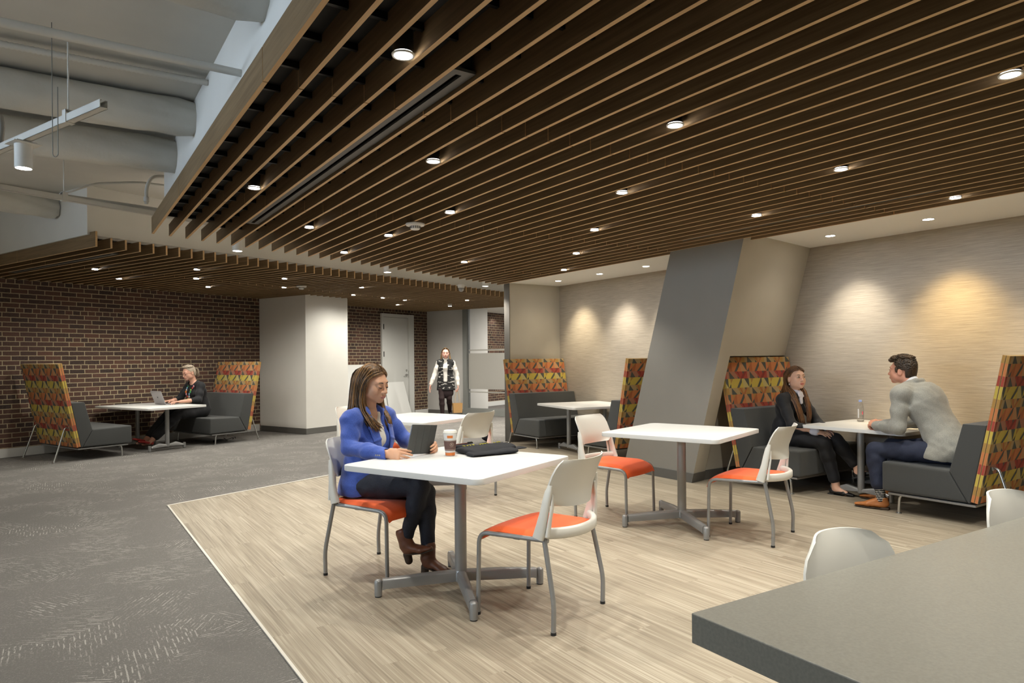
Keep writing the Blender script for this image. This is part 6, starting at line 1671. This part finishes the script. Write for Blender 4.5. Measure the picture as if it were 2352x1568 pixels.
bm = bmesh.new(); rnd = random.Random(11); cols = [(0.05, 0.30, 0.10), (0.55, 0.05, 0.04), (0.60, 0.16, 0.03), (0.16, 0.34, 0.50), (0.30, 0.45, 0.06), (0.55, 0.25, 0.30), (0.62, 0.55, 0.50)]
for sx in (-1, 1):
    P_ = spline([(sx * 0.070, 0.075, 0.995), (sx * 0.080, 0.150, 0.935), (sx * 0.058, 0.212, 0.840), (sx * 0.016, 0.212, 0.715)], 11)
    for i, p in enumerate(P_):
        r_ = rnd.uniform(0.013, 0.020); n0 = len(bm.faces); bmesh.ops.create_uvsphere(bm, u_segments=12, v_segments=8, radius=r_, matrix=Matrix.Translation(Vector(p) + Vector((rnd.uniform(-.008, .008), 0.006, 0))) @ Matrix.Diagonal((1, 0.45, 1.15, 1)))
        bm.faces.ensure_lookup_table()
        for f in bm.faces[n0:]: f.material_index = (i * 3 + (sx > 0) * 2) % 7
finish('bead_necklace', bm, [mat('bead_%s' % n, c, 0.3) for n, c in zip(('green', 'red', 'orange', 'blue', 'lime', 'pink', 'ivory'), cols)], w3, 180)
bm = bmesh.new(); p = B.J['wrL'] - A(-0.003, 0.06, -0.001); cyl(bm, p, p + A(0.001, 0.006, 0), 0.031, n=20); finish('bracelet', bm, M['chrome'], w3)
bm = bmesh.new()
for sx in (-1, 1):
    tube(bm, [Hd.w(sx * 0.031 + 0.021 * math.cos(k * PI / 10), 0.103, 0.0 + 0.015 * math.sin(k * PI / 10)) for k in range(20)], 0.0015, 5, closed=True)
    tube(bm, [Hd.w(sx * 0.052, 0.100, 0.004), Hd.w(sx * 0.074, 0.06, 0.004), Hd.w(sx * 0.080, -0.01, 0.004)], 0.0016, 5)
tube(bm, [Hd.w(-0.010, 0.104, 0.003), Hd.w(0, 0.107, 0.006), Hd.w(0.010, 0.104, 0.003)], 0.0015, 5); finish('glasses', bm, mat('glasses_frame', (0.08, 0.03, 0.03), 0.3), w3, 180)
paths = []; rnd = random.Random(2); hw = Hd.w
for i in range(120):
    a_ = rnd.uniform(-1.25, 1.25); root = hw(0.062 * math.sin(a_), 0.078 * math.cos(a_) + 0.006, 0.085 + 0.028 * math.cos(a_)); mid = hw(0.082 * math.sin(a_), 0.0 - 0.04 * rnd.random(), 0.075 + 0.045 * math.cos(a_)); kn = hw(0.015 * math.sin(a_), -0.115, 0.03)
    paths.append([root, mid, kn])
for i in range(60):
    b = rnd.uniform(-1, 1); c = rnd.uniform(-1, 1); paths.append([hw(0.008 * b, -0.108, 0.035), hw(0.022 * b, -0.150 + 0.01 * c, 0.02), hw(0.026 * b, -0.150 + 0.012 * c, -0.04), hw(0.018 * b, -0.140 + 0.008 * c, -0.115)])
sv, sq = scalp(Hd, 0.0045, 1.03, 0.044, -0.010); mesh_from('hair', [(sv, sq, 0)] + locks(Hd, paths, 9, 0.0065, 0.003, 0.8, 5), [hairmat('ash_grey_hair', (0.13, 0.09, 0.06), (0.62, 0.52, 0.40))], w3)

t = thing('laptop', 'open silver laptop on the left booth table', 'laptop', (*W(5.875, 10.46), 0.656), WA + PI / 2)
M['alu'] = mat('silver_aluminium', (0.42, 0.40, 0.41), 0.35, 0.5)
# local: y points away from the user (towards -s)
bm = bmesh.new(); box(bm, -0.152, 0.152, -0.106, 0.106, 0.0, 0.014, bev=0.003); finish('base', bm, M['alu'], t)
bm = bmesh.new(); box(bm, -0.135, 0.135, -0.030, 0.085, 0.0142, 0.0152); finish('keyboard', bm, M['blackmetal'], t)
Ms = Matrix.Translation((0, 0.106, 0.012)) @ Matrix.Rotation(math.radians(-21), 4, 'X')
bm = bmesh.new(); box(bm, -0.152, 0.152, -0.004, 0.003, 0, 0.212, bev=0.0025); 
lid = finish('screen_lid', bm, M['alu'], t); lid.matrix_local = Ms
bm = bmesh.new(); box(bm, -0.145, 0.145, -0.0048, -0.004, 0.008, 0.205); d_ = finish('display', bm, mat('display', (0.02, 0.02, 0.02), 0.2, emit=(0.8, 0.85, 1), estr=1.0), lid)
bm = bmesh.new(); pts = []
for k in range(28):
    a_ = 2 * PI * k / 28; r_ = 0.0125 * (1 - 0.16 * math.exp(-((a_ - PI / 2) / 0.35) ** 2) - 0.10 * math.exp(-((a_ - 3 * PI / 2) / 0.35) ** 2) - 0.30 * math.exp(-((a_ - 0.25) / 0.38) ** 2)); pts.append((r_ * math.cos(a_), 0.107 + r_ * 1.06 * math.sin(a_)))
bm.faces.new([bm.verts.new((p[0], 0.0034, p[1])) for p in pts]); bm.faces.new([bm.verts.new((x, 0.0034, z)) for x, z in ((0.0, 0.1205), (0.001, 0.126), (0.006, 0.129), (0.005, 0.124))])
finish('emblem', bm, M['blackmetal'], lid)

# ---------------------------------------------- woman walking at the back
w4 = person('woman walking past the grey wall in a black and white patterned vest', (7.10, 13.29), -124, -0.004)
B = Body(dict(pelvis=(0, 0, 0.86), chest=(0, 0.01, 1.13), neck=(0, 0.0, 1.30), shR=(0.155, 0.0, 1.245), shL=(-0.155, 0.0, 1.235),
              elR=(0.245, 0.02, 0.99), elL=(-0.240, -0.02, 0.98), wrR=(0.325, 0.10, 0.77), wrL=(-0.270, 0.05, 0.75),
              hipR=(0.085, 0.0, 0.84), hipL=(-0.085, 0, 0.84), knR=(0.085, 0.10, 0.47), knL=(-0.07, 0.03, 0.47), anR=(0.075, 0.06, 0.09), anL=(-0.06, -0.22, 0.16)))
Hd = Head((0, 0.03, 1.455), 0.10, 0.0, 0, 1.0)
mats = [skin('skin_pink', (0.66, 0.36, 0.28)), mat('lips_w', (0.45, 0.15, 0.13), 0.4), M['brow'], M['eyewhite'], M['iris']]
hv, hq = Hd.sdf((0, 0.0, 1.29), 0.048).mesh(0.0045)
Sb = SDF(0.03); B.torso(Sb, -0.006); [B.arm(Sb, q, -0.004) for q in 'RL']; [B.leg(Sb, q, -0.004) for q in 'RL']; bv, bq = Sb.mesh(0.012); Hh = SDF(0.008)
for q_, sd in (('R', 1), ('L', -1)): Hh.cone(B.J['wr' + q_] + A(0, -0.01, 0.05), B.J['wr' + q_], 0.027, 0.024); hand_sdf(Hh, B.J['wr' + q_], (0.25 if q_ == 'R' else -0.05, 0.25, -0.9), (1 if q_ == 'R' else -1, 0, 0.1), sd, (0.5, 0.6, 0.7, 0.8) if q_ == 'L' else (0.2, 0.25, 0.3, 0.35), 0.5, 0.95)
hhv, hhq = Hh.mesh(0.004); mesh_from('body', [(hv, hq, Hd.lips), (bv, bq, 0), (hhv, hhq, 0)] + Hd.face_bits(), mats, w4)
S = SDF(0.03); B.torso(S, 0.008); B.arm(S, 'R', 0.010, 0.95, 0.02, 0.006); B.arm(S, 'L', 0.010, 0.95, 0.02, 0.006); S.cone((0, 0, 1.27), (0, 0.004, 1.33), 0.06, 0.055); S.ell((0, 0.01, 1.36), (0.045, 0.05, 0.03), None, 0.004, 's')
v, q = S.mesh(0.009, folds(0.004, 0.8, 1)); mesh_from('blouse', [(v, q, 0)], [mat('white_blouse', (0.68, 0.65, 0.60), 0.8)], w4)
S = SDF(0.04); B.torso(S, 0.024); S.econe((0, 0, 0.92), (0, 0, 0.64), 0.175, 0.205, 0.125, 0.145, (1, 0, 0)); S.econe((-0.0, 0.15, 1.32), (-0.0, 0.20, 0.88), 0.055, 0.060, 0.11, 0.13, (1, 0, 0), 0.008, 's'); S.ell((0, 0.0, 1.36), (0.075, 0.08, 0.075), None, 0.006, 's')
for sx in (-1, 1): S.ell((sx * 0.215, 0, 1.22), (0.035, 0.09, 0.10), None, 0.006, 's')
S.box((0, 0, 0.56), (0.4, 0.4, 0.08), None, 0.004, 0.006, 's'); v, q = S.mesh(0.009)
mv = mat('patterned_vest', (0.01, 0.01, 0.01), 0.85); g = NB(mv); tc = g.n('ShaderNodeTexCoord'); n1 = g.noise(g.comb(*[g.m('MULTIPLY', c, k_) for c, k_ in zip(g.sep(tc.outputs['Object'])[:3], (9.0, 9.0, 26.0))]), 1.0, 3)
g.l(g.mix(g.rng(n1, 0.56, 0.60, 0, 1), (0.012, 0.012, 0.012), (0.45, 0.43, 0.40)), g.b.inputs['Base Color']); mesh_from('vest', [(v, q, 0)], [mv], w4)
S = SDF(0.03); S.econe((0, 0, 0.86), (0, 0.01, 0.58), 0.165, 0.165, 0.112, 0.115, (1, 0, 0)); v, q = S.mesh(0.009); S = SDF(0.02); B.leg(S, 'R', 0.006, 1.0); B.leg(S, 'L', 0.006, 1.0); v2, q2 = S.mesh(0.009)
mesh_from('skirt', [(v, q, 0)], [mat('dark_plum', (0.018, 0.009, 0.010), 0.85)], w4); mesh_from('tights', [(v2, q2, 0)], [mat('dark_tights', (0.022, 0.010, 0.010), 0.8)], w4)
dress_shoe(w4, B.J['anR'], 0, [M['blackleather'], M['rubber']], 'shoe', 0.9, h=0.09, vox=0.007); dress_shoe(w4, B.J['anL'], 0, [M['blackleather'], M['rubber']], 'shoe', 0.9, pitch=-0.6, h=0.09, vox=0.007)
paths = []; rnd = random.Random(6); hw = Hd.w
for i in range(150):
    side = rnd.choice((-1, 1)); a = rnd.random(); b = rnd.uniform(-1, 1)
    paths.append([hw(side * 0.006, 0.075 - 0.15 * a, 0.118), hw(side * 0.06, 0.04 - 0.13 * a, 0.092), hw(side * 0.090, 0.0 - 0.09 * a, 0.015), hw(side * (0.094 + 0.01 * b), 0.0 - 0.09 * a, -0.07), A(side * (0.095 + 0.02 * b), 0.03 - 0.10 * a, 1.29), A(side * (0.09 + 0.02 * b), 0.05 - 0.10 * a, 1.20)])
sv, sq = scalp(Hd, 0.005, 1.06, 0.042, -0.004); mesh_from('hair', [(sv, sq, 0)] + locks(Hd, paths, 10, 0.0075, 0.003, 0.8, 5), [hairmat('honey_blond_hair', (0.10, 0.055, 0.025), (0.48, 0.32, 0.15))], w4)
t = thing('paper_bag', 'brown paper bag carried by the walking woman', 'bag', (*person_pt(w4, (-0.25, 0.06, 0))[:2], 0.15), math.radians(-124 - 90 + 20))
bm = bmesh.new(); P_ = [(-0.10, -0.055), (0.10, -0.055), (0.10, 0.055), (-0.10, 0.055)]
A_ = [bm.verts.new((x * .95, y, 0)) for x, y in P_]; B_ = [bm.verts.new((x * 1.05, y * 1.1, 0.21)) for x, y in P_]; C_ = [bm.verts.new((x * 1.0, y * 1.04, 0.205)) for x, y in P_]; D_ = [bm.verts.new((x * .92, y * .95, 0.004)) for x, y in P_]
bm.faces.new(A_[::-1]); bm.faces.new(D_)
for i in range(4): j = (i + 1) % 4; bm.faces.new((A_[i], A_[j], B_[j], B_[i])); bm.faces.new((B_[i], B_[j], C_[j], C_[i])); bm.faces.new((C_[i], C_[j], D_[j], D_[i]))
finish('bag_body', bm, mat('kraft_paper', (0.42, 0.24, 0.09), 0.8), t)
for y in (-0.05, 0.05): bm = bmesh.new(); tube(bm, spline([(-0.05, y, 0.20), (-0.045, y * .7, 0.33), (0, 0, 0.50), (0.045, y * .7, 0.33), (0.05, y, 0.20)], 17), 0.003, 6); finish('handle', bm, mat('twine', (0.5, 0.36, 0.2), 0.8), t, 180)

# ---------------------------------------------- small things on the floor
t = thing('power_adapter', 'black power adapter and tangled cable under the right bench of the left booth', 'adapter', (*W(6.62, 10.25), -0.004), WA + 0.3)
bm = bmesh.new(); box(bm, -0.09, 0.09, -0.04, 0.04, 0.0, 0.035, bev=0.006); finish('block', bm, M['rubber'], t)
bm = bmesh.new(); rnd = random.Random(1); tube(bm, spline([(0.09, 0, 0.015)] + [(0.14 + 0.05 * k, rnd.uniform(-.08, .08), 0.008 + 0.03 * (k % 2)) for k in range(7)], 60), 0.005, 6); finish('cable', bm, M['rubber'], t, 180)
t = thing('backpack', 'black backpack standing behind the bench by the dark wall end', 'bag', (5.66, 9.22, -0.004), math.radians(70))
S = SDF(0.03); S.econe((0, 0, 0.07), (0, 0, 0.36), 0.12, 0.11, 0.06, 0.05, (1, 0, 0)); S.econe((0, 0.06, 0.08), (0, 0.055, 0.20), 0.09, 0.08, 0.035, 0.03, (1, 0, 0)); S.box((0, 0, -0.05), (0.4, 0.4, 0.052), None, 0, 0.002, 's')
v, q = S.mesh(0.009, folds(0.003, 1, 1)); mesh_from('pack', [(v, q, 0)], [M['bag']], t)
bm = bmesh.new(); tube(bm, arc_path([(-0.02, 0.0, 0.39), (-0.02, 0, 0.44), (0.02, 0, 0.44), (0.02, 0, 0.39)], 0.02), 0.006, 6); finish('handle', bm, M['rubber'], t, 180)
